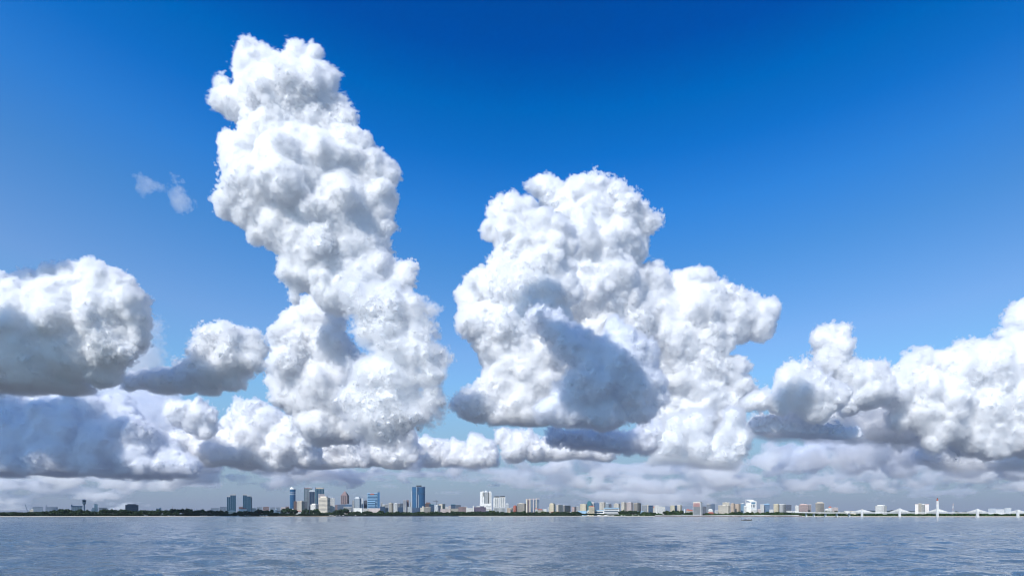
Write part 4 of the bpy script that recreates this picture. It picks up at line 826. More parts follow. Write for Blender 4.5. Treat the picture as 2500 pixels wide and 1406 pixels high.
# dark many finned tower
r, u = base('broad dark tower with cream fins and pink tops', 'apartment_tower', 1284, 1317, 3300)
pc = 1300.5; Y = 3300; cur = 1284
for a, b_, t_, mm in ((1284, 1287.5, 1218, 'cream'), (1287.6, 1292.6, 1219, 'plum'), (1292.7, 1295, 1217, 'cream'), (1295.1, 1301.5, 1218, 'bluegrey'), (1301.6, 1303.2, 1217, 'rose'), (1303.3, 1308, 1218, 'bluegrey'), (1308.1, 1310, 1216.5, 'cream'), (1310.1, 1317, 1217.5, 'bluegrey')):
    dd = 4 if mm in ('plum', 'bluegrey') else 0
    MB().box((a-pc)*u, (b_-pc)*u, -14+dd, 14, 0, hz(t_, Y)).build('fin' if not dd else 'wall', MW[mm], r)
    MB().box((a-pc)*u+.3, (b_-pc)*u-.3, -13.5+dd, 10, hz(t_, Y)+.02, hz(t_, Y)+1.8).build('roof_cap', MW['pink'], r)
    if dd:
        mb = Parts('window_row', GLASS['n'], r)
        for k in range(14): z = 6+(hz(t_, Y)-9)*k/14; mb.box((a-pc)*u+.8, (b_-pc)*u-.8, -14.2+dd, -13+dd, z, z+2.4)

# white institute with a pale blue roof
r, u = base('long white institute with a pale blue roof and rows of windows', 'institute', 1433, 1512, 2960)
Y = 2960; pc = 1472.5; X = lambda p: (p-pc)*u
for a, b_, t_, n, dd in ((1474, 1511.5, 1240.5, 4, 0), (1434, 1474, 1246, 2, 6)):
    MB().box(X(a), X(b_), -12+dd, 14, 0, hz(t_, Y)).build('wall', MW['bright'], r)
    for k in range(n): z = 3+(hz(t_, Y)-4)*k/n; MB().box(X(a)+2.5, X(b_)-3, -12.3+dd, -11+dd, z+1, z+1+(hz(t_, Y)-4)/n*.55).build('window_band', GLASS['n'], r)
    MB().poly([(X(a)-2, hz(t_, Y)+.03), (X(b_)+2, hz(t_, Y)+.03), (X(b_)-4, hz(t_, Y)+3), (X(a)+4, hz(t_, Y)+3.4)], -14+dd, 15).build('roof', MW['skyblue'], r)

# red banded tower
r, u = base('tower on the water edge with dark red banded upper floors', 'apartment_tower', 1692, 1715, 2130, 25)
Y = 2130; w = 18.2*u/math.cos(math.radians(25)); d = 5*u/math.sin(math.radians(25)); H = hz(1226, Y)
MB().box(-w/2, w/2, -d/2, d/2, 0, H).build('wall', MW['white'], r)
MB().box(-w/2+1, w/2-2, -d/2+.5, d/2-.5, H+.02, hz(1224, Y)).build('roof_block', MW['sand'], r)
for k in range(12):
    z = 3+(H-4)*k/12; up = k >= 8
    MB().box(-w/2+1, w/2-1.5, -d/2-.3, -d/2+.5, z+.6, z+2.1).build('window_band', GLASS['r' if up else 'd'], r)
    MB().box(-w/2-.1, w/2-.4, -d/2-1.1, -d/2-.35, z-.3, z+.35).build('balcony_slab', MW['bright'], r)

# slanted frame tower
r, u = base('white tower under a slanted open frame with blue glass', 'office_tower', 1820, 1846.5, 2300)
Y = 2300; pc = 1833; X = lambda p: (p-pc)*u; d = 22
MB().box(X(1821), X(1833), -d/2+1, d/2, 0, hz(1226.5, Y)).build('wall', MW['bright'], r)
MB().box(X(1833.1), X(1845), -d/2, d/2-1, 0, hz(1224.5, Y)).build('front_wing', MW['bright'], r)
MB().box(X(1834), X(1844), -d/2-.3, -d/2+1, hz(1230, Y), hz(1225.3, Y)).build('glazing', GLASS['l'], r)
for p in (1834.2, 1837.8, 1841.4): MB().box(X(p), X(p+2.2), -d/2-.3, -d/2+1, hz(1238, Y), hz(1231, Y)).build('window', GLASS['n'], r)
MB().box(X(1833), X(1845.6), -d/2-.8, -d/2+2, hz(1241, Y), hz(1238.4, Y)).build('balcony', MW['pale'], r)
fr = MB()
MB().poly([(X(1820), hz(1219.2, Y)), (X(1835.5), hz(1219, Y)), (X(1847), hz(1223.8, Y)), (X(1832), hz(1224.2, Y)), (X(1820), hz(1219.9, Y))][::-1], -d/2-1, d/2).build('slanted_roof', MW['bright'], r)
for p, t_, y in ((1820.7, 1219.6, -d/2), (1832.2, 1223.6, -d/2-1), (1846, 1223.6, -d/2-1)): MB().box(X(p)-.7, X(p)+.7, y-.6, y+.6, 0, hz(t_, Y)).build('frame_post', MW['bright'], r)
MB().bar((X(1821), -d/2-.5, hz(1226.5, Y)), (X(1831), -d/2-.5, hz(1224, Y)), .5).build('frame_brace', MW['bright'], r)

# palace with pink roofs and two little towers
r, u = base('long white palace with pink roofs and two domed turrets', 'palace', 660, 717, 2950, group=None)
Y = 2950; pc = 688.5; X = lambda p: (p-pc)*u
for a, b_, t_, m2_ in ((661, 674, 1245.5, 'bright'), (676, 684, 1248, 'bright'), (685, 703, 1247.5, 'rose'), (704, 716, 1249, 'bright')):
    MB().box(X(a), X(b_), -8, 8, 0, hz(t_, Y)).build('wall', MW[m2_], r)
    MB().poly([(X(a)-1, hz(t_, Y)+.03), (X(b_)+1, hz(t_, Y)+.03), (X(b_)-3, hz(t_, Y)+3), (X(a)+3, hz(t_, Y)+3)], -9, 9).build('roof', MW['pink' if m2_ == 'rose' or a < 680 and a > 670 else 'bright'], r)
    mb = Parts('arch', GLASS['d'], r)
    for k in range(int((b_-a)/2)): x = X(a+1+k*2); mb.box(x-.9, x+.9, -8.2, -7.5, 2, 6)
for p in (674.5, 715): MB().cyl(X(p), -2, [(4, 0), (4, hz(1243.5, Y)), (4.6, hz(1243.4, Y)), (3.2, hz(1242, Y)), (.4, hz(1240.6, Y))], 12).build('turret', MW['bright'], r)
# cream barrel roofed house
r, u = base('cream house with white barrel roofs under the first teal tower', 'villa', 544, 576, 2680, group=None)
Y = 2680; pc = 560; X = lambda p: (p-pc)*u
for a, b_, t_, m2_ in ((556, 576, 1248, 'cream'), (545, 556, 1252, 'yellow')):
    MB().box(X(a), X(b_), -8, 8, 0, hz(t_, Y)).build('wall', MW[m2_], r)
    MB().poly([(X(a)-1+(X(b_)-X(a)+2)*q, hz(t_, Y)+.03+4.5*math.sin(math.pi*q)**.7) for q in np.linspace(0, 1, 11)][::-1], -9, 9).build('roof', MW['bright'], r)
mb = Parts('window', GLASS['d'], r); [mb.box(X(557+k*2.2), X(558.3+k*2.2), -8.25, -7.6, 4, 9) for k in range(8)]
# red roof white house
r, u = base('white house with a bright red roof on the sea front', 'villa', 844, 857, 3040, group=None)
Y = 3040; w = 13*u
MB().box(-w/2, w/2, -8, 8, 0, 11).build('wall', MW['bright'], r)
MB().poly([(-w/2-1, 11.03), (w/2+1, 11.03), (w*.1, 21), (-w*.15, 21)], -9, 9).build('roof', MW['red'], r)
MB().box(w*.15, w*.4, -6, 3, 13, 22).build('gable', MW['bright'], r)
mb = Parts('window', GLASS['d'], r); [mb.box(-w/2+2+k*5, -w/2+4.4+k*5, -8.2, -7.6, 2, 8) for k in range(4)]

# ------------------------------------------------------------------ port
r, u = base('control tower with a bulging dark head on a slim shaft', 'control_tower', 200.5, 210.5, 2400, cat='tower', group=None)
Y = 2400; q = u
MB().cyl(0, 0, [(3*q, 0), (2.3*q, hz(1240, Y)), (2.3*q, hz(1231, Y))], 20).build('shaft', MW['bluegrey'], r)
MB().cyl(0, 0, [(2.3*q, hz(1231.1, Y)), (4.4*q, hz(1228.5, Y)), (4.4*q, hz(1224, Y))], 20).build('head', MW['bluegrey'], r)
for z in (1227.4, 1225.6): MB().cyl(0, 0, [(4.5*q, hz(z, Y)), (4.5*q, hz(z-.7, Y))], 20).build('window_band', GLASS['g'], r)
MB().cyl(0, 0, [(4.2*q, hz(1224, Y)+.02), (5*q, hz(1221, Y)), (5*q, hz(1220.3, Y))], 20).build('cab', GLASS['n'], r)
MB().cyl(0, 0, [(5.1*q, hz(1220.3, Y)+.02), (4.6*q, hz(1218.6, Y)), (1*q, hz(1218, Y))], 20).build('roof', MW['pale'], r)
MB().bar((q, 0, hz(1218.4, Y)), (q, 0, hz(1216, Y)), .4).build('aerial', MW['dark'], r)

r, u = base('row of upright white grain silos with a long roof gallery', 'grain_silos', 173, 202, 2550, cat='silo', group=None)
Y = 2550; pc = 187.5; X = lambda p: (p-pc)*u
for k in range(9): MB().cyl(X(175.5+k*3), 0, [(1.42*u, 0), (1.42*u, hz(1237, Y))], 14).build('silo', MW['rose' if k % 2 else 'white'], r)
MB().box(X(173.5), X(201.5), -1.6*u, 1.6*u, hz(1237, Y)+.02, hz(1234.2, Y)).build('gallery', MW['bluegrey'], r)
MB().box(X(173.5), X(177), -1.4*u, 1.4*u, hz(1234.2, Y)+.02, hz(1231, Y)).build('headhouse', MW['bluegrey'], r)

r, u = base('bright white fluted silo tower with a lower block', 'silo_tower', 223, 239, 2450, cat='silo', group=None)
Y = 2450; pc = 231; X = lambda p: (p-pc)*u
for k in range(4): MB().cyl(X(231.2+k*2.2), 0, [(1.1*u, 0), (1.1*u, hz(1229.5+(k == 3)*1.5, Y))], 14).build('silo', MW['bright'], r)
MB().box(X(230), X(238.6), .2, 12, 0, hz(1230.5, Y)).build('rear_wall', MW['bright'], r)
MB().box(X(224.5), X(229.6), -6, 8, 0, hz(1239, Y)).build('lower_block', MW['bright'], r)
MB().box(X(222.5), X(224.3), -5, 6, 0, hz(1243.5, Y)).build('annex', MW['white'], r)

r, u = base('luffing port crane with its lattice boom leaning left', 'port_crane', 60, 70, 2300, cat='crane', group='port cranes')
Y = 2300; pc = 65; X = lambda p: (p-pc)*u
mb = MB(); a0 = Vector((X(68.8), 0, 8)); a1 = Vector((X(61.6), 0, hz(1231.5, Y)))
for s in (-1, 1): mb.bar(a0+Vector((s*1.2, s*.8, 0)), a1+Vector((s*.4, s*.4, 0)), .45, 4)
for k in range(8):
    p = a0.lerp(a1, k/8); p2 = a0.lerp(a1, (k+1)/8); mb.bar(p+Vector((-1, -.6, 0)), p2+Vector((1, .6, 0)), .3, 4)
mb.build('boom', MW['bluegrey'], r); MB().box(X(67.5), X(70.5), -3, 3, 0, 9).build('cab', MW['bluegrey'], r)
r, u = base('cream white ship bridge block moored below the luffing crane', 'moored_ship', 70, 85, 2200, cat='ship', group=None)
Y = 2200; pc = 77.5; X = lambda p: (p-pc)*u
MB().box(X(71), X(85), -5, 5, 0, hz(1249, Y)).build('hull', MW['bright'], r)
MB().box(X(72), X(81.5), -4, 4, hz(1249, Y)+.02, hz(1243.5, Y)).build('lower_deck', MW['cream'], r)
MB().box(X(76), X(81), -3.5, 3.5, hz(1243.5, Y)+.02, hz(1241, Y)).build('wheelhouse', MW['bright'], r)
MB().box(X(79), X(80.5), -1.5, 1.5, hz(1241, Y)+.02, hz(1239.6, Y)).build('funnel', MW['dark'], r)
for lbl, px, top, mm in (('thin red and white crane mast over the treetops, left of three', 421.5, 1235, 'pink'), ('thin pale crane mast over the round tree hump, middle of three', 459, 1237, 'pale'), ('thin white crane mast leaning over the treetops, right of three', 477, 1238, 'bright')):
    r, u = base(lbl, 'crane_mast', px-1, px+1, 2800, cat='crane', group='port cranes')
    MB().bar((1.5, 0, 0), (1.5, 0, hz(1243, 2800)), .9, 4).build('mast', MW[mm], r); MB().bar((1.5, 0, hz(1243, 2800)), (-2.0, 0, hz(top, 2800)), .7, 4).build('boom', MW[mm], r)

# white water tower
r, u = base('slim white water tower standing in the trees by the sea wall', 'water_tower', 1669, 1673.5, 2400, cat='tower', group=None)
Y = 2400
MB().cyl(0, 0, [(1.3*u, 0), (1.3*u, hz(1246, Y))], 12).build('shaft', MW['bright'], r)
MB().cyl(0, 0, [(1.9*u, hz(1246, Y)+.02), (1.9*u, hz(1243.2, Y)), (.5*u, hz(1242.5, Y))], 12).build('tank', MW['bright'], r)
# lattice mast
r, u = base('red and white lattice mast behind the bridge deck', 'lattice_mast', 2324, 2330, 2300, cat='mast', group=None)
Y = 2300; H = hz(1228, Y)
for i, mm in enumerate(('pink', 'bright', 'pink', 'bright', 'pink')):
    z0, z1 = H*i/5, H*(i+1)/5; w0, w1 = 3.4*(1-z0/H)+.5, 3.4*(1-z1/H)+.5; mb = MB()
    for sx_, sy_ in ((1, 1), (1, -1), (-1, 1), (-1, -1)): mb.bar((sx_*w0, sy_*w0, z0), (sx_*w1, sy_*w1, z1), .28, 4)
    for s in (1, -1): mb.bar((-w0, s*w0, z0), (w1, s*w1, z1), .18, 4); mb.bar((w0, s*w0, z0), (-w1, s*w1, z1), .18, 4)
    mb.build('lattice_section', MW[mm], r)

# ------------------------------------------------------------------ bridge
bc = MW['white']
YB = lambda px: 1620-(px-1950)*.62
br = empty('road_bridge', g(2228, YB(2228), 0), 0, 'long low white cable stayed bridge crossing the right end of the shore', 'bridge')
o0 = br.location.copy()
def bp(px, py, dy=0): 
    Y = YB(px); return Vector(((px-1250)/F*(Y+dy), Y+dy, CH+(YH-py)/F*Y))-o0
DK = lambda px: 1250.6+(.9 if px > 2000 else .9*(px-1950)/50)+max(0, (px-2350)/150)*1.1
mb = MB(); ring = lambda px, t0, t1, w_: [tuple(bp(px, DK(px)-t1, -w_)), tuple(bp(px, DK(px)-t1, w_)), tuple(bp(px, DK(px)+t0, w_)), tuple(bp(px, DK(px)+t0, -w_))]
mb.loft([ring(p, .7, .5, 9) for p in range(1940, 2601, 20)]); mb.build('deck', bc, br)
for s in (-1, 1):
    mb = MB(); mb.loft([[tuple(bp(p, DK(p)-.95, s*8.6-.2)), tuple(bp(p, DK(p)-.95, s*8.6+.2)), tuple(bp(p, DK(p)-1.7, s*8.6+.2)), tuple(bp(p, DK(p)-1.7, s*8.6-.2))] for p in range(1940, 2601, 20)]); mb.build('railing', MW['white'], br)
def shaft(px, top, w0, w1, dy, dd=1.6, zb=-1.5):
    Y = YB(px)+dy; u = Y/F; x = (px-1250)/F*Y; zt = CH+(YH-top)/F*Y
    v = lambda z, w_: [tuple(Vector((x+a*w_*u/2, Y+b_*dd, z))-o0) for a, b_ in ((-1, -1), (1, -1), (1, 1), (-1, 1))]
    return MB().loft([v(zb, w0), v(zt*.5, (w0+w1)/2), v(zt, w1)])
for px, top, w_ in ((2104.5, 1242.3, 4.6), (2196.5, 1240.3, 5), (2288.5, 1222, 5.2), (2386.5, 1241.3, 6), (2485, 1243.4, 5.6)):
    tall = px == 2288.5
    for dy in (-10.3, 10.3):
        pl = shaft(px, top if not (tall and dy > 0) else 1241, w_*.95, w_*.8, dy).build('pylon', bc, br)
    if tall:
        Y = YB(px)-10.3; u = Y/F
        capm = MW['red']; x = (px-1250)/F*Y
        mb = MB(); zt = CH+(YH-1222)/F*Y; zq = CH+(YH-1216.3)/F*Y
        mb.cyl(*(Vector((x, Y, 0))-o0).xy, [(1.8*u, zt+.02-o0.z), (1.9*u, zt+(zq-zt)*.5), (1.2*u, zq)], 8); mb.build('beacon_top', capm, br)
        MB().cyl(*(Vector((x, Y, 0))-o0).xy, [(1.2*u, zq+.02), (1.0*u, zq+1.1)], 8).build('beacon_lamp', MW['black'], br)
    tcap = 1241.5 if tall else top+1.2
    for k in range(9):
        off = 7+k*2.5+(1 if tall else 0)
        for sd_ in (-1, 1):
            for dy in (-9.4,):
                a = bp(px+sd_*1.5, tcap+k*.28 if False else tcap+(8-k)*.55, dy); b_ = bp(px+sd_*off*1.05, DK(px+sd_*off)-1.2, dy)
                MB().bar(a, b_, .34, 5).build('stay_cable', bc, br)
for px in (1968, 1987, 2015, 2043, 2073): shaft(px, DK(px)+.6, 2.0, 2.0, 0, 4).build('pier', bc, br)
# ------------------------------------------------------------------ sea walls, distant hills
def wall_strip(name, label, a, b_, h, off, m, cat, top=2.5):
    mb = MB(); xs2 = np.arange(a, b_+.1, 10)
    rings = []
    for p in xs2:
        Y = wob(p)+off; x0_ = (p-1250)/F
        rings.append([(x0_*(Y-2), Y-2, -1), (x0_*(Y+top), Y+top, -1), (x0_*(Y+top), Y+top, h), (x0_*(Y), Y, h+.3*math.sin(p*.7)+.2)])
    mb.loft(rings); o = mb.build(name, m); tag(o, label, cat); return o
rock = mat('sea_wall_rock', (.20, .17, .16), .95, 0, .5, .2)
wall_strip('sea_wall', 'dark rock sea wall below the trees from market halls to the dark plum block', 820, 1120, 2.2, -27, mat('dark_sea_wall', (.05, .05, .07), .9, 0, .4, .2), 'sea wall')
wall_strip('sea_wall', 'grey stone sea wall before the white gridded apartments and the castle block', 1598, 1965, 3.4, -27, rock, 'sea wall')
wall_strip('rock_ledge', 'low brown rock ledge below the palace', 585, 815, 1.7, -27, mat('brown_ledge', (.28, .20, .12), .95, 0, .5, .1), 'rock ledge')
wall_strip('parapet_wall', 'thin white parapet running along the top of the grey sea wall', 1600, 1950, 4.2, -20, MW['white'], 'wall', 1.0)
for px0, px1, y, Y, lb in ((2030, 2300, 1243.5, 6300, 0), (600, 900, 1240, 6400, 1), (-200, 260, 1248, 5600, 2), (1300, 2040, 1245.5, 6400, 3), (2300, 2700, 1246, 6200, 4)):
    v = []; n_ = 60
    rows = [[], [], [], []]
    for i in range(n_+1):
        p = px0+(px1-px0)*i/n_; e = math.sin(math.pi*i/n_)**.5; h = (YH-y)/F*Y*e*(.75+.2*math.sin(i*.9+lb)+.1*math.sin(i*2.3))
        for k, (dy, q) in enumerate(((-600, 0), (-100, .85), (100, 1), (700, 0))): rows[k].append(((p-1250)/F*Y, Y+dy, LAND_Z-.5+h*q))
    sheet('hills', rows, mat('far_wood', (.03, .05, .05), .95, 0, .3, .01))

# ------------------------------------------------------------------ trees
leafm = [mat('leaves_'+n_, c, .75, 0, .45, .25, .25) for n_, c in (('deep', (.022, .045, .018)), ('mid', (.035, .07, .022)), ('olive', (.06, .085, .03)))]
barkm = mat('bark', (.10, .075, .055), .9)
def crown_mesh(seed, kind):
    r = np.random.default_rng(seed); V = []; Fc = []
    lobes = []
    for i in range(11):
        a = r.uniform(0, 6.28); q = r.uniform(0, .62)**.6
        lobes.append((math.cos(a)*q*.62, math.sin(a)*q*.62, .42+r.uniform(0, .42)*(1-q*.5), r.uniform(.16, .30)))
    for i in range(520):
        lx, ly, lz, lr = lobes[r.integers(len(lobes))]
        d = r.standard_normal(3); d /= np.linalg.norm(d); p = np.array([lx, ly, lz])+d*lr*r.uniform(.75, 1.08)*np.array([1, 1, .8])
        s = r.uniform(.035, .075); n1 = d+r.standard_normal(3)*.5; n1 /= np.linalg.norm(n1)
        u1 = np.cross(n1, r.standard_normal(3)); u1 /= np.linalg.norm(u1); v1 = np.cross(n1, u1); b0 = len(V)
        V += [p-u1*s-v1*s*.6, p+u1*s-v1*s*.6, p+u1*s*.7+v1*s, p-u1*s*.7+v1*s]; Fc.append((b0, b0+1, b0+2, b0+3))
    for lx, ly, lz, lr in lobes:      # dim inner mass of each leaf cluster
        b0 = len(V); k = lr*.86
        ico = [(0, 0, 1), (.89, 0, .45), (.28, .85, .45), (-.72, .53, .45), (-.72, -.53, .45), (.28, -.85, .45), (.72, .53, -.45), (-.28, .85, -.45), (-.89, 0, -.45), (-.28, -.85, -.45), (.72, -.53, -.45), (0, 0, -1)]
        V += [np.array([lx, ly, lz])+np.array(c)*k*np.array([1, 1, .8])*r.uniform(.85, 1.1) for c in ico]
        for f in ((0, 1, 2), (0, 2, 3), (0, 3, 4), (0, 4, 5), (0, 5, 1), (1, 6, 2), (2, 7, 3), (3, 8, 4), (4, 9, 5), (5, 10, 1), (6, 7, 2), (7, 8, 3), (8, 9, 4), (9, 10, 5), (10, 6, 1), (11, 7, 6), (11, 8, 7), (11, 9, 8), (11, 10, 9), (11, 6, 10)): Fc.append(tuple(b0+i for i in f))
    me = bpy.data.meshes.new('crown'); me.from_pydata([tuple(map(float, p)) for p in V], [], Fc); me.update(); me.materials.append(leafm[kind]); return me
def trunk_mesh(seed):
    r = random.Random(seed); mb = MB(); mb.cyl(0, 0, [(.035, -.06), (.028, .2), (.018, .45)], 7)
    for k in range(4):
        a = r.uniform(0, 6.28); mb.bar((0, 0, .2+.06*k), (math.cos(a)*.35, math.sin(a)*.35, .5+.06*k), .012, 5)
    me = bpy.data.meshes.new('trunk'); me.from_pydata(mb.v, [], mb.f); me.update(); me.materials.append(barkm); return me
PROTO = [(crown_mesh(40+i, (0, 1, 0, 2, 1, 0, 1, 2)[i]), trunk_mesh(60+i)) for i in range(8)]
first = {}
def tree(px, Y, h, wpx, var, label, group):
    cm, tm = PROTO[var]
    r_ = bpy.data.objects.new('shore_tree', None); COL.objects.link(r_)
    r_.location = g(px, Y, LAND_Z-.1); r_.rotation_euler = (0, 0, rnd.uniform(0, 6.28)); w = wpx*Y/F/1.25
    r_.scale = (w, w, h/1.0)
    for nm, dt in (('crown', cm), ('trunk', tm)):
        if (nm, var) in first: c = first[(nm, var)].copy()
        else: c = bpy.data.objects.new(nm, dt); first[(nm, var)] = c
        COL.objects.link(c); c.parent = r_
    return tag(r_, label, 'tree', group)
# px range, crown top row, count, depth behind the shore line, label
TS = [(-20, 60, 1249, 8, 'hazy green tree low at the left end of the shore, left of the jetty shed'),
 (60, 108, 1248, 5, 'dark tree on the shore below the hazy port sheds, near the moored ship'),
 (104, 150, 1244, 6, 'dark tree in the clump below the hazy shed with the elevator tower'),
 (140, 172, 1240, 5, 'tall dark tree left of the grain silos'),
 (168, 212, 1242, 6, 'dark tree in front of the grain silos and control tower'),
 (208, 250, 1246, 6, 'dark tree around the foot of the bright white silo'),
 (246, 306, 1241.5, 9, 'dark tree between the white silo and the long dark block'),
 (304, 350, 1243, 7, 'dark tree below the long dark flat topped block'),
 (345, 420, 1243, 10, 'dark green tree in the wood right of the long dark block'),
 (415, 462, 1240, 6, 'tree forming the highest round hump of the shore wood'),
 (456, 520, 1242, 9, 'green tree in the thick wood right of the round hump'),
 (515, 560, 1244, 6, 'green tree left of the cream barrel roofed house'),
 (572, 620, 1246, 7, 'tree around the white roofs below the second teal tower'),
 (622, 664, 1242, 7, 'tree in the wood left of the white palace'),
 (664, 700, 1251, 5, 'low tree in the garden of the white palace'),
 (690, 722, 1239, 4, 'tall tree rising behind the palace turret by the slim blue tower'),
 (738, 778, 1241, 7, 'tall tree right of the small white house, before the glass twins'),
 (774, 826, 1248, 8, 'palm like tree at the foot of the big cream apartments'),
 (822, 848, 1240, 4, 'dark tall tree below the spired brown tower'),
 (856, 900, 1246, 8, 'dark tree before the long white roofed hall'),
 (898, 940, 1246, 7, 'dark tree before the wide pinkish hall'),
 (938, 1005, 1247, 11, 'dark tree in the belt under the small blocks left of the round blue tower'),
 (1000, 1050, 1248, 8, 'dark tree below the round blue tower'),
 (1046, 1120, 1247, 12, 'dark tree below the dark teal cube and the pinkish school'),
 (1116, 1165, 1247.5, 8, 'tree on the shore before the low white rooftops'),
 (1160, 1216, 1245, 8, 'tree below the tall white hotel'),
 (1212, 1262, 1248, 7, 'tree below the white double tower and orange blocks'),
 (1258, 1345, 1247, 13, 'tree in the wood below the dark many finned tower'),
 (1342, 1412, 1246.5, 6, 'tree behind the white villas near the shaded blue grey block'),
 (1410, 1475, 1251, 6, 'low tree before the left wing of the white institute'),
 (1484, 1504, 1253, 3, 'low tree before the right wing of the white institute'),
 (1512, 1562, 1243.5, 8, 'tree between the white institute and the pale green walled building'),
 (1560, 1602, 1248, 6, 'tree beside the navy glass cube near the sea wall'),
 (1622, 1668, 1244.5, 8, 'tree in the dark clump right of the white gridded apartments'),
 (1672, 1692, 1249, 4, 'tree between the water tower and the red banded tower'),
 (1716, 1760, 1250, 5, 'small tree near the red roofed house on the front'),
 (1784, 1834, 1247.5, 8, 'tree below the two orange cream towers'),
 (1848, 1905, 1248, 8, 'tree below the pale blue glass block'),
 (1900, 1950, 1249, 5, 'tree behind the low white sea front houses'),
 (1950, 1992, 1247, 5, 'tree below the red banded unfinished block'),
 (2008, 2062, 1247, 6, 'tree behind the bridge approach by the bright white blocks'),
 (2330, 2364, 1246, 4, 'dark tree clump beside the lattice mast')]
for a, b_, top, n_, lb in TS:
    for k in range(n_):
        px = a+(b_-a)*(k+.5)/n_+rnd.uniform(-3, 3); Y = wob(px)+85+rnd.uniform(0, 60)+(k % 2)*45
        tp = top+rnd.uniform(-.5, 2.4)+(1.0 if k % 2 == 0 else 0); h = (YH-tp)/F*Y+CH-LAND_Z
        wpx = max((b_-a)/n_*2.3, 12)*rnd.uniform(.85, 1.2)
        tree(px, Y, h*1.08, wpx, rnd.choice((0, 1, 2, 5, 3) if px > 400 else (0, 2, 5, 0, 2)), lb, 'trees '+lb.split(' tree ')[-1] if False else 'trees of the shore belt: '+lb)
# mangrove behind the bridge and low scrub under the trees: nobody could count it
def scrub(name, label, a, b_, top, off, dens, mk):
    V = []; Fc = []; r = np.random.default_rng(int(a)+107)
    for i in range(int((b_-a)*dens)):
        px = r.uniform(a, b_); Y = wob(px)+off+r.uniform(0, 40); u = Y/F; z0 = LAND_Z-.3; H_ = (YH-top)/F*Y+CH-LAND_Z
        n1 = r.standard_normal(3); n1 /= np.linalg.norm(n1); u1 = np.cross(n1, r.standard_normal(3)); u1 /= np.linalg.norm(u1); v1 = np.cross(n1, u1)
        s = r.uniform(.9, 2.2); hh = H_*(.7+.3*math.sin(px*.21)*math.sin(px*.057+1)) ; p = np.array([(px-1250)*u, Y, z0+hh*r.uniform(0, 1)**.8]); b0 = len(V)
        V += [p-u1*s-v1*s*.6, p+u1*s-v1*s*.6, p+u1*s*.7+v1*s, p-u1*s*.7+v1*s]; Fc.append((b0, b0+1, b0+2, b0+3))
    me = bpy.data.meshes.new(name); me.from_pydata([tuple(map(float, p)) for p in V], [], Fc); me.update(); me.materials.append(leafm[mk])
    o = bpy.data.objects.new(name, me); COL.objects.link(o); tag(o, label, 'shrubs', None, 'stuff'); return o
scrub('mangrove', 'dark green mangrove thicket seen under the bridge deck', 1960, 2620, 1253.2, 60, 38, 1)
scrub('undergrowth', 'dark undergrowth at the foot of the left shore trees', -40, 620, 1250, 62, 60, 0)
scrub('undergrowth', 'dark undergrowth along the middle shore', 620, 1420, 1251, 66, 60, 0)
scrub('undergrowth', 'green undergrowth behind the sea wall', 1500, 1960, 1252.5, 62, 22, 1)

# ------------------------------------------------------------------ small white huts along the shore road
hutm = MW['bright']
def hut_parts(w, r_):
    MB().box(-w/2, w/2, -1.6, 1.6, 0, 2.3).build('wall', hutm, r_)
    MB().poly([(-w/2-.3, 2.32), (w/2+.3, 2.32), (w/2-.4, 3.1), (-w/2+.4, 3.1)], -2, 2).build('roof', MW['white'], r_)
    MB().box(-w*.12, w*.12, -1.7, -1.5, 0, 1.9).build('door', GLASS['d'], r_)
h0 = empty('shore_hut', g(605, 2760), 0, None, None); hut_parts(4.5, h0); HP = [c for c in COL.objects if c.parent == h0]
for i, (px, lb, gr) in enumerate([(p, 'small white hut on the beach below the wood at left', 'huts on the left beach') for p in (352, 358, 391, 397, 410, 417, 424, 492, 497, 503, 522, 532)]+[(p, 'small white hut by the shore road below the teal towers', 'huts below the teal towers') for p in (566, 580, 598, 604, 611, 636, 643, 650)]+[(p, 'small white hut on the sea wall right of the cream apartments', 'huts on the sea wall') for p in (806, 812, 822, 829, 838, 868)]+[(p, 'small white hut near the sea wall right of the institute', 'huts right of the institute') for p in (1518, 1526, 1546, 1560, 1572)]):
    if i == 0: o = h0
    else:
        o = h0.copy(); COL.objects.link(o)
        for c in HP: d = c.copy(); COL.objects.link(d); d.parent = o
    Y = wob(px)+66; o.location = g(px, Y); o.scale = (rnd.uniform(.8, 1.7), 1, rnd.uniform(.8, 1.2)); tag(o, lb, 'hut', gr)

# ------------------------------------------------------------------ boats
def skin_person(name, loc, rz, chain, col, label, scale=1.0):
    me = bpy.data.meshes.new(name)
    V = [c[0] for c in chain]; E = [(c[1], i) for i, c in enumerate(chain) if c[1] is not None]
    me.from_pydata(V, E, []); o = bpy.data.objects.new(name, me); COL.objects.link(o)
    md = o.modifiers.new('skin', 'SKIN'); sv = me.skin_vertices[0].data
    for i, c in enumerate(chain): sv[i].radius = (c[2], c[2])
    sv[0].use_root = True; md.use_smooth_shade = True
    s = o.modifiers.new('sub', 'SUBSURF'); s.levels = 1; s.render_levels = 1
    o.location = loc; o.rotation_euler = (0, 0, rz); me.materials.append(col); tag(o, label, 'person', 'people in the skiff'); return o
def seated(lean=0.1):
    L = [((0, 0, .05), None, .17), ((0, -lean*.5, .28), 0, .15), ((0, -lean, .5), 1, .18), ((0, -lean, .62), 2, .06), ((0, -lean-.02, .78), 3, .115), ((0, -lean-.02, .88), 4, .09)]
    for s in (-1, 1):
        k = len(L); L += [((s*.2, -lean, .52), 2, .07), ((s*.26, -lean-.12, .3), k, .05), ((s*.2, -lean-.38, .22), k+1, .04), ((s*.19, -lean-.46, .21), k+2, .03)]
        k = len(L); L += [((s*.12, -.05, .03), 0, .11), ((s*.15, -.45, .06), k, .08), ((s*.15, -.5, -.3), k+1, .055), ((s*.15, -.65, -.35), k+2, .04)]
    return L
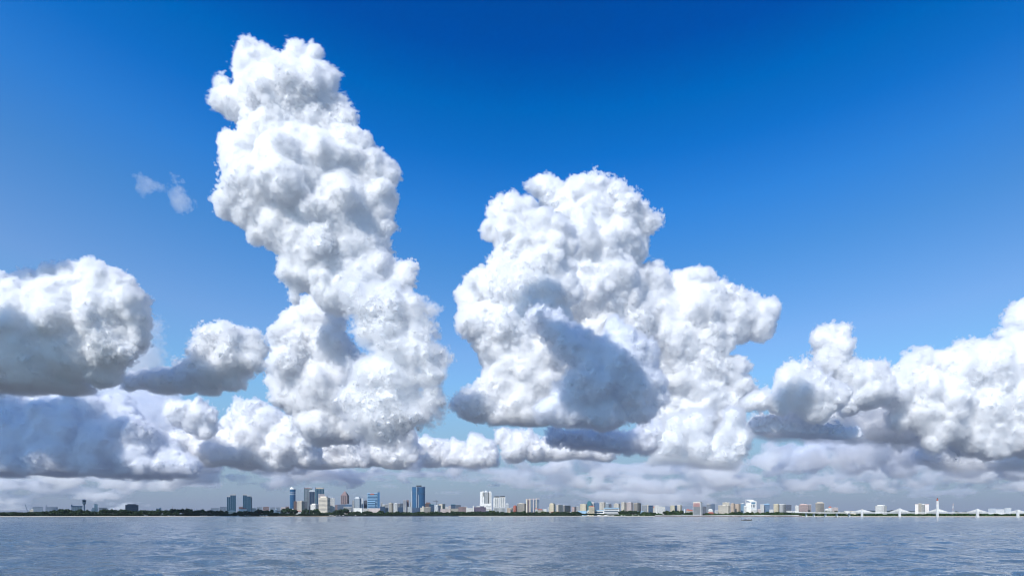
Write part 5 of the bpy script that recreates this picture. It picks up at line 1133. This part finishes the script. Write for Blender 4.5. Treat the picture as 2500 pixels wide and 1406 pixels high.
def hull(L_, W_, H_, m, parent, name='hull'):
    mb = MB(); rings = []
    for t_ in np.linspace(-1, 1, 13):
        w = W_/2*(1-abs(t_)**2.6*.96); sh = H_*(1+.55*max(0, t_)**2+.2*max(0, -t_)**2); x = t_*L_/2; kz = -.25*(1-abs(t_)**4)
        rings.append([(x, -w, sh), (x, -w*.8, sh*.2), (x, 0, kz), (x, w*.8, sh*.2), (x, w, sh), (x, w*.86, sh), (x, w*.62, sh*.25), (x, 0, kz+.12), (x, -w*.62, sh*.25), (x, -w*.86, sh)])
    mb.loft(rings); return mb.build(name, m, parent)
Yb = 497
bx = (1822-1250)/F*Yb
bt = empty('motor_skiff', (bx, Yb, .02), math.radians(6), 'small dark open skiff carrying three people on the water before the castle block', 'boat')
hull(8.0, 1.5, .42, mat('boat_paint_olive', (.10, .09, .04), .6), bt)
gm = mat('boat_trim_dark', (.05, .03, .03), .6); [MB().box(-3.4, 3.2, s*.71-.04, s*.71+.04, .44, .52).build('gunwale', gm, bt) for s in (-1, 1)]
for x in (-2.4, -.6, 1.2): MB().box(x-.15, x+.15, -.62, .62, .26, .32).build('thwart', MW['sand'], bt)
mo = MB(); mo.box(3.75, 4.15, -.16, .16, .55, 1.05).bar((3.95, 0, .6), (4.05, 0, -.3), .07).build('outboard_motor', MW['black'], bt)
MB().box(-3.5, -2.5, -.4, .4, .3, .62).build('bow_cover', MW['white'], bt)
dk = [mat('cloth_'+n_, c, .8) for n_, c in (('black', (.025, .02, .03)), ('maroon', (.10, .02, .02)), ('navy', (.02, .03, .06)))]
for x, lean, m_, lb, sc_ in ((-.75, .16, dk[0], 'person in dark clothes hunched on the middle seat of the skiff', 1.25), (-.1, .05, dk[2], 'person in navy clothes sitting close behind the hunched one in the skiff', 1.2), (2.2, .1, dk[1], 'person in dark red seated alone at the stern of the skiff', 1.2)):
    p = skin_person('person', (bx+x*math.cos(.1), Yb+x*math.sin(.1), .52), math.radians(-90), seated(lean), m_, lb); p.scale = (sc_*.92,)*3
    hd = MB(); hd.cyl(0, -lean-.02, [(.02, .98), (.1, .95), (.125, .88), (.12, .82)][::-1], 10); ho = hd.build('hair', MW['black'], p)
MB().bar((-3.7, 0, .3), (-3.55, 0, 1.25), .05).build('bow_post', MW['dark'], bt)
for px, Y, L_, lb in ((2040, 1120, 5.5, 'tiny dark rowing boat near the third bridge pier'), (2257, 1010, 7, 'dark flat boat on the water left of the tall pylon'), (2340, 1030, 2.8, 'tiny dark dinghy between the tall pylon and the next'), (2376, 1000, 6.5, 'dark flat boat at the foot of the fourth pylon')):
    b2 = empty('rowing_boat', ((px-1250)/F*Y, Y, .02), math.radians(3), lb, 'boat', 'small boats by the bridge'); hull(L_, 1.2, .5, MW['dark'], b2); MB().box(-.15, .15, -.5, .5, .3, .36).build('thwart', MW['sand'], b2)
    if L_ > 5: MB().cyl(.6, 0, [(.16, .3), (.2, .8), (.1, 1.1)], 8).build('cargo_bundle', MW['plum'], b2)
for px, py, lb in ((45, 1266, 'small dark mooring buoy on the water at far left'), (1025, 1266, 'small dark mooring buoy on the water below the round blue tower')):
    Y = CH*F/(py-YH); MB().cyl(0, 0, [(.1, -.3), (.45, 0), (.5, .35), (.25, .6), (.06, .7), (.06, 1.0)], 12).build('mooring_buoy', MW['black']); o = COL.objects[-1] if False else bpy.context.scene.objects[-1]
    o = [q for q in COL.objects if q.name.startswith('mooring_buoy')][-1]; o.location = ((px-1250)/F*Y, Y, 0); tag(o, lb, 'buoy', 'mooring buoys')
Y = CH*F/(1261-YH)*1.0; Y = 1700
b3 = empty('white_motorboat', ((652-1250)/F*1500, 1500, .02), 0, 'tiny white boat on the water below the palace gardens', 'boat'); hull(5, 1.8, .8, MW['bright'], b3); MB().box(-.6, .8, -.5, .5, .6, 1.5).build('cabin', MW['white'], b3)
# ------------------------------------------------------------------ the air over the bay
hm = bpy.data.materials.new('air'); hm.use_nodes = True; t = hm.node_tree; t.nodes.clear(); o = t.nodes.new('ShaderNodeOutputMaterial'); v = t.nodes.new('ShaderNodeVolumePrincipled'); t.links.new(v.outputs[0], o.inputs['Volume'])
v.inputs['Color'].default_value = (.82, .90, 1, 1); v.inputs['Density'].default_value = 1.1e-5; v.inputs['Anisotropy'].default_value = 0.2
hb = MB().box(-9300, 9300, -60, 7500, -3, 260).build('haze', hm); tag(hb, 'thin blue air over the bay', None, None, 'stuff')
